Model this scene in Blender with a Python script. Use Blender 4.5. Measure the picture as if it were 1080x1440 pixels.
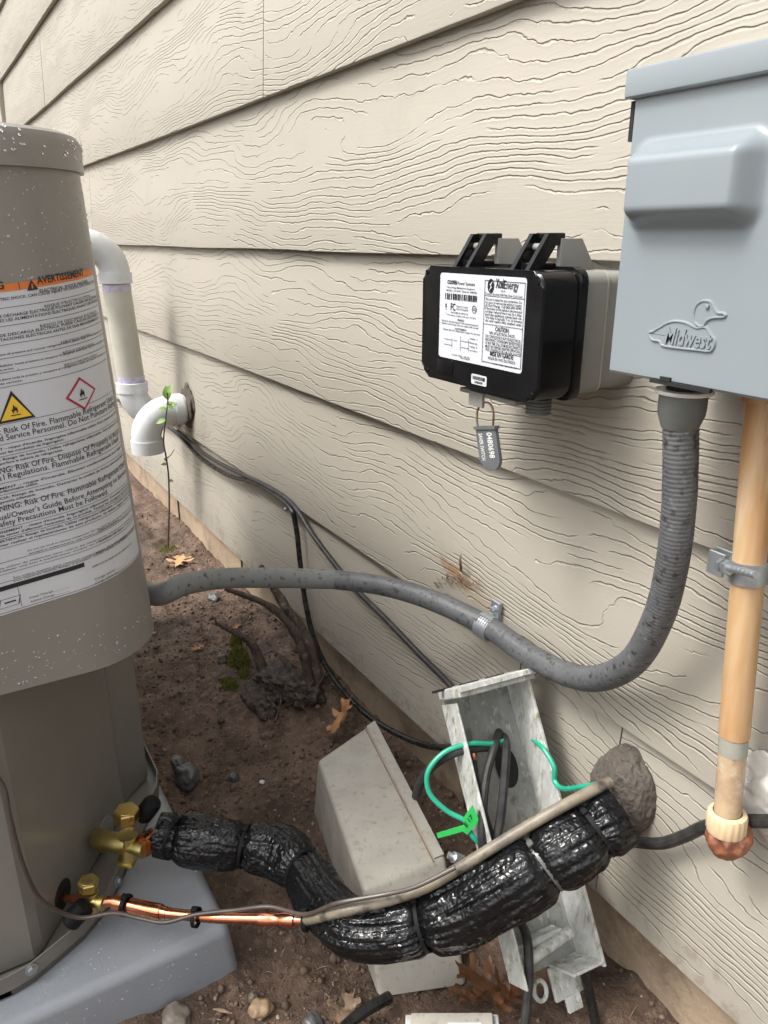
import bpy, bmesh, math, random
from mathutils import Vector, Matrix, noise

random.seed(11)
SC = bpy.context.scene
COL = SC.collection
for o in list(bpy.data.objects):
    bpy.data.objects.remove(o)

# ---------------------------------------------------------------- camera
F = 1081.0                      # focal length in photo pixels (1080 x 1440)
DW = 0.51                       # camera distance from the siding
CH = 0.735                      # camera height over the soil
RT = Vector((0.512823692, 0.858493942, -0.000110923))    # camera right
DN = Vector((0.288611532, -0.172524566, -0.941774207))   # camera down
FW = Vector((-0.808526589, 0.482932112, -0.336245937))   # camera forward
CAM = Vector((0, -DW, CH))
cd = bpy.data.cameras.new('camera')
cd.sensor_fit = 'VERTICAL'; cd.sensor_height = 36.0; cd.lens = F / 1440 * 36
cd.clip_start = 0.01; cd.clip_end = 400
cam = bpy.data.objects.new('camera', cd); COL.objects.link(cam)
M3 = Matrix((RT, -DN, -FW)).transposed()
cam.matrix_world = Matrix.Translation(CAM) @ M3.to_4x4()
SC.camera = cam

# ---------------------------------------------------------------- light
SUN_EL, SUN_AZ = 54.0, 192.0    # overcast: a wide, weak sun high behind the camera's left
w = bpy.data.worlds.new('World'); SC.world = w; w.use_nodes = True
nt = w.node_tree; nt.nodes.clear()
sky = nt.nodes.new('ShaderNodeTexSky'); sky.sky_type = 'NISHITA'; sky.sun_disc = False
sky.sun_elevation = math.radians(SUN_EL); sky.sun_rotation = math.radians(SUN_AZ)
sky.dust_density = 6.0; sky.air_density = 1.5
hs = nt.nodes.new('ShaderNodeHueSaturation'); hs.inputs['Saturation'].default_value = 0.22
bg = nt.nodes.new('ShaderNodeBackground'); bg.inputs['Strength'].default_value = 0.15
wo = nt.nodes.new('ShaderNodeOutputWorld')
nt.links.new(sky.outputs[0], hs.inputs['Color']); nt.links.new(hs.outputs[0], bg.inputs[0]); nt.links.new(bg.outputs[0], wo.inputs[0])
sl = bpy.data.lights.new('sun', 'SUN'); sl.energy = 1.05; sl.angle = math.radians(14); sl.color = (1.0, 0.96, 0.9)
so = bpy.data.objects.new('sun', sl); COL.objects.link(so)
a, e = math.radians(SUN_AZ), math.radians(SUN_EL)
sdir = Vector((math.sin(a) * math.cos(e), math.cos(a) * math.cos(e), math.sin(e)))
so.rotation_euler = (-sdir).to_track_quat('-Z', 'Y').to_euler(); so.location = (0, -3, 4)
SC.view_settings.view_transform = 'Standard'; SC.view_settings.look = 'None'
SC.view_settings.exposure = 1.12; SC.view_settings.gamma = 1.0; SC.view_settings.use_curve_mapping = False
SC.render.engine = 'CYCLES'

# ---------------------------------------------------------------- pixel helpers
def ray(px, py):
    return RT * ((px - 540) / F) + DN * ((py - 720) / F) + FW
def W(px, py, off=0.0):                 # on the plane 'off' metres in front of the wall
    d = ray(px, py); return CAM + d * ((DW - off) / d.y)
def G(px, py, z=0.0):                   # at height z
    d = ray(px, py); return CAM + d * ((z - CH) / d.z)
def PX(px, py, X):                      # on a plane across the wall
    d = ray(px, py); return CAM + d * (X / d.x)
def depth(p): return (Vector(p) - CAM).dot(FW)
def S(px, py, zc): return CAM + ray(px, py) * zc
def proj(p):
    q = Vector(p) - CAM; z = q.dot(FW)
    return 540 + F * q.dot(RT) / z, 720 + F * q.dot(DN) / z

# ---------------------------------------------------------------- mesh helpers
class MB:
    def __init__(s): s.v = []; s.f = []
    def add(s, vs, fs):
        n = len(s.v); s.v += [Vector(v) for v in vs]; s.f += [[i + n for i in f] for f in fs]; return s
    def bm(s, b, mat=None):
        b.verts.index_update()
        vs = [v.co.copy() if mat is None else mat @ v.co for v in b.verts]
        s.add(vs, [[v.index for v in f.verts] for f in b.faces]); b.free(); return s
    def box(s, lo, hi, bev=0.0, seg=2, mat=None):
        b = bmesh.new(); bmesh.ops.create_cube(b, size=1)
        lo, hi = Vector(lo), Vector(hi)
        for v in b.verts: v.co = Vector([(lo[i] + hi[i]) / 2 + v.co[i] * (hi[i] - lo[i]) for i in range(3)])
        if bev: bmesh.ops.bevel(b, geom=b.edges[:], offset=bev, segments=seg, profile=0.6, affect='EDGES')
        return s.bm(b, mat)
    def prism(s, pts, lo, hi, frame, bev=0.0, seg=2):
        """pts 2D polygon (ccw) in frame's x,y; extruded along z lo..hi"""
        b = bmesh.new()
        bot = [b.verts.new((p[0], p[1], lo)) for p in pts]; top = [b.verts.new((p[0], p[1], hi)) for p in pts]
        n = len(pts)
        b.faces.new(bot[::-1]); tf = b.faces.new(top)
        for i in range(n): b.faces.new((bot[i], bot[(i + 1) % n], top[(i + 1) % n], top[i]))
        if bev: bmesh.ops.bevel(b, geom=list(tf.edges), offset=bev, segments=seg, profile=0.6, affect='EDGES')
        return s.bm(b, frame)
    def lathe(s, prof, frame, n=20):
        """prof [(r,h)] round frame z"""
        vs = []; fs = []
        for r, h in prof:
            for k in range(n):
                t = 2 * math.pi * k / n; vs.append(frame @ Vector((r * math.cos(t), r * math.sin(t), h)))
        for j in range(len(prof) - 1):
            for k in range(n): fs.append((j * n + k, j * n + (k + 1) % n, (j + 1) * n + (k + 1) % n, (j + 1) * n + k))
        fs.append(list(range(n))[::-1]); fs.append([(len(prof) - 1) * n + k for k in range(n)])
        return s.add(vs, fs)
    def tube(s, pts, rad, ring=12, sub=8, rf=None, smooth=True, cap=True):
        pts = [Vector(p) for p in pts]
        rads = rad if isinstance(rad, (list, tuple)) else [rad] * len(pts)
        P = []; Rr = []
        if smooth and len(pts) > 2:
            for i in range(len(pts) - 1):
                p0 = pts[max(i - 1, 0)]; p1 = pts[i]; p2 = pts[i + 1]; p3 = pts[min(i + 2, len(pts) - 1)]
                for k in range(sub):
                    t = k / sub
                    P.append(0.5 * ((2 * p1) + (p2 - p0) * t + (2 * p0 - 5 * p1 + 4 * p2 - p3) * t * t + (3 * p1 - p0 - 3 * p2 + p3) * t ** 3))
                    Rr.append(rads[i] + (rads[i + 1] - rads[i]) * (t * t * (3 - 2 * t)))
            P.append(pts[-1]); Rr.append(rads[-1])
        else:
            for i in range(len(pts) - 1):
                m = 1 if not smooth else sub
                for k in range(m): P.append(pts[i].lerp(pts[i + 1], k / m)); Rr.append(rads[i] + (rads[i + 1] - rads[i]) * k / m)
            P.append(pts[-1]); Rr.append(rads[-1])
        T = [(P[min(i + 1, len(P) - 1)] - P[max(i - 1, 0)]).normalized() for i in range(len(P))]
        up = Vector((0, 0, 1)) if abs(T[0].z) < 0.9 else Vector((1, 0, 0))
        N = T[0].cross(up).normalized(); vs = []; fs = []; L = 0
        for i, p in enumerate(P):
            if i:
                N = (N - T[i] * N.dot(T[i])).normalized(); L += (P[i] - P[i - 1]).length
            B = T[i].cross(N)
            for k in range(ring):
                t = 2 * math.pi * k / ring
                r = Rr[i] if rf is None else rf(L, t, Rr[i], i / (len(P) - 1))
                vs.append(p + (N * math.cos(t) + B * math.sin(t)) * r)
        for i in range(len(P) - 1):
            for k in range(ring): fs.append((i * ring + k, i * ring + (k + 1) % ring, (i + 1) * ring + (k + 1) % ring, (i + 1) * ring + k))
        if cap: fs.append(list(range(ring))[::-1]); fs.append([(len(P) - 1) * ring + k for k in range(ring)])
        s.path = P; return s.add(vs, fs)
    def sphere(s, c, r, sub=2, fn=None):
        b = bmesh.new(); bmesh.ops.create_icosphere(b, subdivisions=sub, radius=1)
        r = Vector((r, r, r)) if not hasattr(r, '__len__') else Vector(r)
        for v in b.verts:
            k = 1 if fn is None else fn(v.co)
            v.co = Vector(c) + Vector((v.co.x * r.x, v.co.y * r.y, v.co.z * r.z)) * k
        return s.bm(b)

def frame(o, z, x=None):
    z = Vector(z).normalized(); x = Vector(x) if x is not None else (Vector((0, 0, 1)) if abs(z.z) < 0.9 else Vector((1, 0, 0)))
    x = (x - z * x.dot(z)).normalized(); y = z.cross(x)
    return Matrix.Translation(Vector(o)) @ Matrix((x, y, z)).transposed().to_4x4()

def obj(name, mb, mat, parent=None, sharp=35, **props):
    off = Vector((0, 0, 0)); p = parent
    while p is not None: off += p.location; p = p.parent
    me = bpy.data.meshes.new(name); me.from_pydata([v - off for v in mb.v], [], mb.f); me.update()
    me.shade_smooth(); me.set_sharp_from_angle(angle=math.radians(sharp))
    me.materials.append(mat)
    o = bpy.data.objects.new(name, me); COL.objects.link(o); o.parent = parent
    for k, v in props.items(): o[k] = v
    return o
def thing(name, label, cat, loc=(0, 0, 0), group=None):
    o = bpy.data.objects.new(name, None); COL.objects.link(o); o.location = loc; o.empty_display_size = 0.05
    o['label'] = label; o['category'] = cat
    if group: o['group'] = group
    return o
def single(name, mb, mat, label, cat, sharp=35, group=None):
    o = obj(name, mb, mat, None, sharp); o['label'] = label; o['category'] = cat
    if group: o['group'] = group
    return o

# ---------------------------------------------------------------- materials
def nodes(name):
    m = bpy.data.materials.new(name); m.use_nodes = True
    t = m.node_tree; return m, t, t.nodes['Principled BSDF']
def pm(name, c1, c2=None, scale=20, rough=0.5, metal=0.0, bump=0.0, bscale=None, stretch=(1, 1, 1), detail=5, lo=0.35, hi=0.65,
       rv=0.0, coat=0.0, c3=None, s3=60, t3=(0.62, 0.7), spec=0.5, bdist=0.002, bdet=8, c4=None, s4=9, t4=(0.55, 0.7), ior=1.5):
    m, t, b = nodes(name); N = t.nodes; L = t.links
    tc = N.new('ShaderNodeTexCoord'); mp = N.new('ShaderNodeMapping'); mp.inputs['Scale'].default_value = stretch
    L.new(tc.outputs['Object'], mp.inputs[0])
    def nz(sc, det=detail):
        n = N.new('ShaderNodeTexNoise'); n.inputs['Scale'].default_value = sc; n.inputs['Detail'].default_value = det
        n.inputs['Roughness'].default_value = 0.6; L.new(mp.outputs[0], n.inputs['Vector']); return n
    def rng(n, l, h, a=0.0, z=1.0):
        r = N.new('ShaderNodeMapRange'); r.inputs[1].default_value = l; r.inputs[2].default_value = h
        r.inputs[3].default_value = a; r.inputs[4].default_value = z; L.new(n.outputs[0], r.inputs[0]); return r
    n1 = nz(scale)
    cur = N.new('ShaderNodeMix'); cur.data_type = 'RGBA'
    cur.inputs[6].default_value = (*c1, 1); cur.inputs[7].default_value = (*(c2 or c1), 1)
    L.new(rng(n1, lo, hi).outputs[0], cur.inputs[0])
    for c, s, th in ((c3, s3, t3), (c4, s4, t4)):
        if c is None: continue
        k = N.new('ShaderNodeMix'); k.data_type = 'RGBA'; k.inputs[7].default_value = (*c, 1)
        L.new(cur.outputs[2], k.inputs[6]); L.new(rng(nz(s, 6), *th).outputs[0], k.inputs[0]); cur = k
    L.new(cur.outputs[2], b.inputs['Base Color'])
    b.inputs['Metallic'].default_value = metal; b.inputs['IOR'].default_value = ior
    b.inputs['Roughness'].default_value = rough
    b.inputs['Coat Weight'].default_value = coat; b.inputs['Coat Roughness'].default_value = 0.05
    b.inputs['Specular IOR Level'].default_value = spec
    if rv: L.new(rng(n1, lo, hi, rough - rv, rough + rv).outputs[0], b.inputs['Roughness'])
    if bump:
        bp = N.new('ShaderNodeBump'); bp.inputs['Strength'].default_value = bump; bp.inputs['Distance'].default_value = bdist
        L.new(nz(bscale or scale, bdet).outputs[0], bp.inputs['Height']); L.new(bp.outputs[0], b.inputs['Normal']); L.new(bp.outputs[0], b.inputs['Coat Normal'])
    return m

def siding_material():
    m, t, b = nodes('embossed_siding_paint'); N = t.nodes; L = t.links
    def val(x):
        n = N.new('ShaderNodeValue'); n.outputs[0].default_value = x; return n.outputs[0]
    def mth(op, a, bb=None, c=None):
        n = N.new('ShaderNodeMath'); n.operation = op
        for i, q in enumerate((a, bb, c)):
            if q is None: continue
            if isinstance(q, (int, float)): n.inputs[i].default_value = q
            else: L.new(q, n.inputs[i])
        return n.outputs[0]
    def rng(v, l, h, a=0.0, z=1.0, smooth=True):
        r = N.new('ShaderNodeMapRange'); r.interpolation_type = 'SMOOTHSTEP' if smooth else 'LINEAR'
        L.new(v, r.inputs[0])
        for i, q in enumerate((l, h, a, z)): r.inputs[i + 1].default_value = q
        return r.outputs[0]
    tc = N.new('ShaderNodeTexCoord'); sp = N.new('ShaderNodeSeparateXYZ'); L.new(tc.outputs['Object'], sp.inputs[0])
    oi = N.new('ShaderNodeObjectInfo'); rnd = mth('MULTIPLY', oi.outputs['Random'], 37.0)
    X, Z = sp.outputs[0], sp.outputs[2]
    def vec(sx, sz, off=0.0):
        c = N.new('ShaderNodeCombineXYZ'); L.new(mth('MULTIPLY', X, sx), c.inputs[0]); L.new(mth('MULTIPLY', Z, sz), c.inputs[1])
        L.new(mth('ADD', rnd, off), c.inputs[2]); return c.outputs[0]
    def nz(v, sc, det=2.0, ro=0.5, dist=0.0):
        n = N.new('ShaderNodeTexNoise'); n.inputs['Scale'].default_value = sc; n.inputs['Detail'].default_value = det
        n.inputs['Roughness'].default_value = ro; n.inputs['Distortion'].default_value = dist; L.new(v, n.inputs['Vector']); return n.outputs[0]
    def field(dx, dz):
        def v2(sx, sz, off):
            c = N.new('ShaderNodeCombineXYZ'); L.new(mth('MULTIPLY', mth('ADD', X, dx), sx), c.inputs[0]); L.new(mth('MULTIPLY', mth('ADD', Z, dz), sz), c.inputs[1])
            L.new(mth('ADD', rnd, off), c.inputs[2]); return c.outputs[0]
        big = nz(v2(2.6, 10.0, 0.0), 1.0, 1.0, 0.4)                # cathedral arches
        mid = nz(v2(13.0, 36.0, 5.0), 1.0, 1.0, 0.5)
        return mth('ADD', mth('MULTIPLY', mth('ADD', Z, dz), 88.0), mth('ADD', mth('MULTIPLY', big, 15.0), mth('MULTIPLY', mid, 1.3)))
    f0 = field(0.0, 0.0); ee = 0.002
    gxn = mth('DIVIDE', mth('SUBTRACT', field(ee, 0.0), f0), ee); gzn = mth('DIVIDE', mth('SUBTRACT', field(0.0, ee), f0), ee)
    grad = mth('MAXIMUM', mth('SQRT', mth('ADD', mth('MULTIPLY', gxn, gxn), mth('MULTIPLY', gzn, gzn))), 30.0)
    graw = mth('SQRT', mth('ADD', mth('MULTIPLY', gxn, gxn), mth('MULTIPLY', gzn, gzn)))
    jag = nz(vec(55, 70, 9), 1.0, 2.0, 0.55)
    f = mth('ADD', f0, mth('MULTIPLY', mth('SUBTRACT', jag, 0.5), 0.62))
    d = mth('ABSOLUTE', mth('SUBTRACT', mth('FRACT', f), 0.5))
    dist = mth('DIVIDE', d, grad)                                  # metres from the nearest line
    wn = nz(vec(30, 60, 15), 1.0, 2.0, 0.5)
    dist = mth('ADD', dist, mth('MULTIPLY', mth('SUBTRACT', wn, 0.5), 0.0014))
    groove = rng(dist, 0.0001, 0.0013, 1.0, 0.0)
    brk = rng(nz(vec(9, 45, 21), 1.0, 2.0, 0.5), 0.36, 0.46)
    brk = mth('MULTIPLY', brk, rng(graw, 26.0, 48.0)); groove = mth('MULTIPLY', groove, brk)
    ridge = mth('MULTIPLY', rng(dist, 0.0012, 0.0040, 1.0, 0.0), brk)
    fine = nz(vec(30, 520, 31), 1.0, 4.0, 0.6)
    grit = nz(vec(300, 420, 41), 1.0, 3.0, 0.6)
    h = mth('ADD', mth('MULTIPLY', groove, -1.0), mth('MULTIPLY', ridge, 0.10))
    h = mth('ADD', h, mth('ADD', mth('MULTIPLY', fine, 0.13), mth('MULTIPLY', grit, 0.08)))
    bp = N.new('ShaderNodeBump'); bp.inputs['Strength'].default_value = 1.0; bp.inputs['Distance'].default_value = 0.0013
    L.new(h, bp.inputs['Height']); L.new(bp.outputs[0], b.inputs['Normal'])
    # colour: warm cream paint, faint weathering, rust streaks at two fixings
    wx = nz(vec(1.3, 3.0, 51), 1.0, 5.0, 0.6)
    c0 = N.new('ShaderNodeMix'); c0.data_type = 'RGBA'; c0.inputs[6].default_value = (0.358, 0.331, 0.281, 1); c0.inputs[7].default_value = (0.325, 0.301, 0.255, 1)
    L.new(rng(wx, 0.35, 0.75), c0.inputs[0])
    sv = nz(vec(9, 6, 61), 1.0, 6.0, 0.7)
    c1 = N.new('ShaderNodeMix'); c1.data_type = 'RGBA'; L.new(c0.outputs[2], c1.inputs[6]); c1.inputs[7].default_value = (0.25, 0.225, 0.18, 1)
    L.new(mth('MULTIPLY', rng(sv, 0.56, 0.78), 0.28), c1.inputs[0]); cur = c1
    for (sx, sz, rx, rz, amt, col) in ((-0.69, 0.350, 0.035, 0.010, 0.75, (0.20, 0.085, 0.03, 1)), (-0.567, 0.312, 0.05, 0.010, 0.6, (0.27, 0.14, 0.06, 1)), (-0.655, 0.345, 0.06, 0.02, 0.3, (0.35, 0.24, 0.13, 1))):
        dx = mth('DIVIDE', mth('SUBTRACT', X, sx), rx); dz = mth('DIVIDE', mth('SUBTRACT', mth('ADD', Z, mth('MULTIPLY', mth('SUBTRACT', X, sx), 0.2)), sz), rz)
        r2 = mth('SQRT', mth('ADD', mth('MULTIPLY', dx, dx), mth('MULTIPLY', dz, dz)))
        msk = mth('MULTIPLY', rng(mth('ADD', r2, mth('MULTIPLY', mth('SUBTRACT', nz(vec(90, 120, 71), 1.0, 5.0, 0.7), 0.5), 2.2)), 0.5, 1.2, 1.0, 0.0), amt)
        cc = N.new('ShaderNodeMix'); cc.data_type = 'RGBA'; L.new(cur.outputs[2], cc.inputs[6]); cc.inputs[7].default_value = col
        L.new(msk, cc.inputs[0]); cur = cc
    ms = nz(vec(40, 40, 81), 1.0, 6.0, 0.75); mlow = rng(Z, 0.09, 0.26, 0.20, 0.0, False)
    mm = mth('MULTIPLY', rng(mth('ADD', ms, mlow), 0.68, 0.82), 0.4)
    cm = N.new('ShaderNodeMix'); cm.data_type = 'RGBA'; L.new(cur.outputs[2], cm.inputs[6]); cm.inputs[7].default_value = (0.17, 0.12, 0.08, 1); L.new(mm, cm.inputs[0]); cur = cm
    L.new(cur.outputs[2], b.inputs['Base Color']); b.inputs['Roughness'].default_value = 0.62; b.inputs['Specular IOR Level'].default_value = 0.35
    return m

MAT = {}
MAT['siding'] = siding_material()
MAT['sheath'] = pm('dark_sheathing', (0.05, 0.045, 0.04), rough=0.9)
MAT['trim'] = pm('cream_trim', (0.38, 0.35, 0.30), (0.33, 0.31, 0.26), 8, 0.6, bump=0.3, bscale=120, stretch=(1, 1, .1))
MAT['foundation'] = pm('stained_concrete', (0.36, 0.275, 0.19), (0.26, 0.195, 0.135), 7, 0.85, bump=0.6, bscale=90, c3=(0.14, 0.10, 0.068), s3=22, t3=(0.52, 0.75), c4=(0.33, 0.26, 0.185), s4=160, t4=(0.60, 0.72), bdist=0.004)
MAT['soil'] = pm('damp_soil', (0.142, 0.088, 0.058), (0.068, 0.042, 0.029), 14, 0.72, bump=1.0, bscale=210, c3=(0.215, 0.145, 0.100), s3=90, t3=(0.5, 0.75), c4=(0.048, 0.030, 0.020), s4=6, t4=(0.5, 0.68), bdist=0.005, rv=0.18)
MAT['taupe'] = pm('taupe_unit_paint', (0.208, 0.198, 0.180), (0.190, 0.181, 0.165), 6, 0.34, bump=0.08, bscale=900, rv=0.06, bdist=0.0004, coat=0.15)
MAT['taupe2'] = pm('taupe_base_paint', (0.19, 0.178, 0.158), (0.15, 0.14, 0.122), 10, 0.4, rv=0.1)
MAT['pad'] = pm('grey_plastic_pad', (0.255, 0.272, 0.300), (0.225, 0.241, 0.268), 9, 0.36, bump=0.25, bscale=420, rv=0.1, c3=(0.08, 0.075, 0.07), s3=24, t3=(0.66, 0.8), bdist=0.0006)
MAT['labelw'] = pm('white_label_vinyl', (0.52, 0.54, 0.575), (0.49, 0.512, 0.55), 9, 0.4)
MAT['ink'] = pm('black_ink', (0.012, 0.012, 0.014), rough=0.5)
MAT['rule'] = pm('grey_rule_ink', (0.10, 0.10, 0.11), rough=0.5)
MAT['orange'] = pm('orange_ink', (0.62, 0.17, 0.03), (0.55, 0.15, 0.03), 60, 0.4)
MAT['yellow'] = pm('yellow_ink', (0.72, 0.46, 0.04), rough=0.4)
MAT['red'] = pm('crimson_ink', (0.36, 0.02, 0.05), rough=0.4)
MAT['pvc'] = pm('white_pvc', (0.58, 0.595, 0.60), (0.52, 0.535, 0.54), 14, 0.32, c3=(0.45, 0.42, 0.36), s3=40, t3=(0.62, 0.85))
MAT['pvc_cream'] = pm('cream_pvc', (0.47, 0.46, 0.40), (0.42, 0.41, 0.35), 20, 0.34)
MAT['primer'] = pm('purple_primer', (0.36, 0.33, 0.50), (0.52, 0.50, 0.58), 90, 0.4)
MAT['brown_seal'] = pm('brown_sealant', (0.10, 0.075, 0.06), (0.05, 0.038, 0.03), 60, 0.7, bump=0.6, bscale=120)
MAT['cable'] = pm('black_cable_sheath', (0.010, 0.010, 0.0105), (0.022, 0.021, 0.020), 60, 0.28, bump=0.15, bscale=300, rv=0.1, spec=0.35)
MAT['cable_grey'] = pm('weathered_cable_sheath', (0.018, 0.018, 0.0185), (0.040, 0.039, 0.037), 80, 0.45, bump=0.2, bscale=300, spec=0.3)
MAT['conduit'] = pm('grey_flexible_conduit', (0.098, 0.102, 0.107), (0.076, 0.079, 0.083), 30, 0.48, bump=0.25, bscale=240, c3=(0.19, 0.19, 0.19), s3=190, t3=(0.60, 0.75), c4=(0.03, 0.03, 0.03), s4=170, t4=(0.54, 0.66))
MAT['conduit_clean'] = pm('grey_conduit_rubbed', (0.165, 0.172, 0.17), (0.14, 0.146, 0.145), 30, 0.48, bump=0.1, bscale=240, c4=(0.03, 0.03, 0.03), s4=130, t4=(0.585, 0.66))
MAT['galv'] = pm('galvanised_steel', (0.42, 0.45, 0.47), (0.33, 0.36, 0.38), 90, 0.38, metal=0.75, rv=0.1, bump=0.1, bscale=200)
MAT['fitting'] = pm('grey_fitting', (0.125, 0.135, 0.13), (0.10, 0.11, 0.105), 50, 0.5)
MAT['boxgrey'] = pm('blue_grey_enamel', (0.212, 0.244, 0.261), (0.200, 0.231, 0.248), 12, 0.30, bump=0.06, bscale=600, bdist=0.0005, coat=0.2, c3=(0.12, 0.14, 0.15), s3=70, t3=(0.745, 0.77))
MAT['black_plastic'] = pm('black_plastic', (0.006, 0.006, 0.0065), (0.009, 0.009, 0.010), 40, 0.14, rv=0.05, spec=0.28, c3=(0.03, 0.03, 0.03), s3=120, t3=(0.68, 0.8))
MAT['grey_plastic'] = pm('warm_grey_plastic', (0.25, 0.25, 0.232), (0.215, 0.215, 0.20), 15, 0.5, bump=0.1, bscale=300, c3=(0.2, 0.19, 0.17), s3=30, t3=(0.6, 0.8))
MAT['dark_gap'] = pm('dark_gap', (0.008, 0.008, 0.008), rough=0.8)
MAT['white_plastic'] = pm('white_plastic', (0.72, 0.72, 0.70), rough=0.4)
MAT['tagmetal'] = pm('grey_tag_metal', (0.16, 0.175, 0.185), (0.13, 0.14, 0.15), 60, 0.45, metal=0.3)
MAT['rustwire'] = pm('rusty_wire', (0.13, 0.07, 0.045), (0.2, 0.14, 0.11), 90, 0.6, metal=0.3)
MAT['oldpipe'] = pm('sun_stained_pvc', (0.46, 0.315, 0.175), (0.37, 0.195, 0.075), 26, 0.5, stretch=(1, 1, 0.12), c3=(0.52, 0.43, 0.31), s3=40, t3=(0.5, 0.7), bump=0.1, bscale=90, lo=0.40, hi=0.56, c4=(0.29, 0.14, 0.05), s4=48, t4=(0.55, 0.66))
MAT['oldpipe2'] = pm('dull_stained_pvc', (0.45, 0.335, 0.215), (0.33, 0.225, 0.135), 45, 0.55, c3=(0.50, 0.44, 0.345), s3=55, t3=(0.5, 0.66), c4=(0.22, 0.14, 0.085), s4=70, t4=(0.6, 0.72))
MAT['tape_blue'] = pm('faded_tape', (0.22, 0.24, 0.225), (0.30, 0.29, 0.24), 60, 0.6)
MAT['ring'] = pm('cream_ribbed_collar', (0.62, 0.49, 0.32), (0.55, 0.40, 0.24), 50, 0.5)
MAT['terracotta'] = pm('red_brown_plug', (0.19, 0.065, 0.032), (0.28, 0.115, 0.06), 50, 0.5, c3=(0.08, 0.028, 0.017), s3=45, t3=(0.5, 0.66), bump=0.5, bscale=90, c4=(0.36, 0.2, 0.12), s4=70, t4=(0.6, 0.7))
MAT['caulk'] = pm('white_caulk', (0.60, 0.585, 0.55), (0.50, 0.485, 0.45), 25, 0.5, bump=0.3, bscale=60, c3=(0.25, 0.22, 0.18), s3=45, t3=(0.64, 0.78))
MAT['putty'] = pm('grey_duct_putty', (0.115, 0.098, 0.082), (0.080, 0.067, 0.055), 40, 0.75, bump=0.9, bscale=170, c3=(0.17, 0.15, 0.125), s3=110, t3=(0.58, 0.72), bdist=0.004, c4=(0.04, 0.032, 0.026), s4=60, t4=(0.64, 0.72))
MAT['tape'] = pm('wet_black_tape', (0.003, 0.0033, 0.004), (0.005, 0.0055, 0.0065), 50, 0.4, bump=1.0, bscale=170, bdist=0.0020, spec=0.12, detail=1, coat=0.5, bdet=1.0)
MAT['tie'] = pm('black_nylon', (0.008, 0.008, 0.009), rough=0.6, spec=0.15)
MAT['tie_white'] = pm('clear_nylon', (0.085, 0.085, 0.08), rough=0.35)
MAT['copper'] = pm('copper_tube', (0.62, 0.27, 0.16), (0.50, 0.19, 0.10), 70, 0.24, metal=1.0, rv=0.08, c3=(0.30, 0.11, 0.06), s3=40, t3=(0.58, 0.75))
MAT['brass'] = pm('brass_casting', (0.62, 0.52, 0.22), (0.52, 0.43, 0.17), 60, 0.36, metal=1.0, bump=0.15, bscale=400, rv=0.08)
MAT['brass_cap'] = pm('brass_cap', (0.62, 0.47, 0.17), (0.50, 0.36, 0.12), 50, 0.34, metal=1.0, c3=(0.20, 0.11, 0.05), s3=90, t3=(0.6, 0.72))
MAT['dull_line'] = pm('weathered_sleeve', (0.235, 0.20, 0.145), (0.12, 0.10, 0.08), 40, 0.42, bump=0.25, bscale=200, c3=(0.035, 0.03, 0.027), s3=30, t3=(0.52, 0.62))
MAT['brownwire'] = pm('grey_brown_wire', (0.075, 0.058, 0.050), (0.055, 0.043, 0.038), 60, 0.38)
MAT['lidbeige'] = pm('weathered_beige_cover', (0.40, 0.378, 0.332), (0.33, 0.31, 0.27), 22, 0.42, bump=0.15, bscale=200, c3=(0.25, 0.21, 0.16), s3=140, t3=(0.56, 0.74), rv=0.1)
MAT['rim'] = pm('rusty_dirt_line', (0.20, 0.11, 0.06), (0.30, 0.2, 0.13), 60, 0.8)
MAT['tray'] = pm('lichened_tray_lit', (0.50, 0.505, 0.49), (0.36, 0.365, 0.345), 110, 0.62, stretch=(1, 1, 0.4), c3=(0.19, 0.205, 0.10), s3=120, t3=(0.54, 0.68), bump=0.4, bscale=260, c4=(0.62, 0.62, 0.60), s4=90, t4=(0.54, 0.66))  # real lichen tones over a base brightened for the lit side walls
MAT['tray_shaded'] = pm('grey_tray_shaded', (0.29, 0.295, 0.28), (0.19, 0.195, 0.18), 60, 0.6, stretch=(1, 1, 0.3), c3=(0.10, 0.105, 0.06), s3=80, t3=(0.54, 0.70), bump=0.2, bscale=160, c4=(0.42, 0.42, 0.41), s4=120, t4=(0.58, 0.7))  # tray grey darkened, interior shade put into the colour for contrast
MAT['green'] = pm('green_wire_sheath', (0.02, 0.36, 0.22), (0.02, 0.30, 0.19), 60, 0.35)
MAT['greentag'] = pm('green_tag', (0.03, 0.48, 0.10), (0.03, 0.40, 0.085), 60, 0.4)
MAT['bark'] = pm('wet_bark', (0.085, 0.058, 0.043), (0.045, 0.031, 0.024), 60, 0.7, bump=1.0, bscale=150, c3=(0.17, 0.13, 0.10), s3=80, t3=(0.56, 0.72), bdist=0.005)
MAT['root'] = pm('rotting_root', (0.080, 0.062, 0.050), (0.040, 0.031, 0.025), 60, 0.75, bump=1.0, bscale=170, c3=(0.16, 0.13, 0.108), s3=110, t3=(0.54, 0.70), bdist=0.006)
MAT['moss'] = pm('moss', (0.17, 0.17, 0.030), (0.095, 0.105, 0.020), 120, 0.85)
MAT['leafgreen'] = pm('young_leaf', (0.11, 0.23, 0.035), (0.16, 0.28, 0.05), 90, 0.5)
MAT['stem'] = pm('thin_stem', (0.07, 0.045, 0.038), (0.11, 0.08, 0.065), 90, 0.6)
MAT['leaf_tan'] = pm('tan_oak_leaf', (0.40, 0.20, 0.085), (0.28, 0.12, 0.045), 50, 0.45, c3=(0.16, 0.07, 0.03), s3=90, t3=(0.6, 0.75))
MAT['leaf_pale'] = pm('pale_oak_leaf', (0.50, 0.31, 0.16), (0.40, 0.22, 0.10), 60, 0.5)
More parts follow.
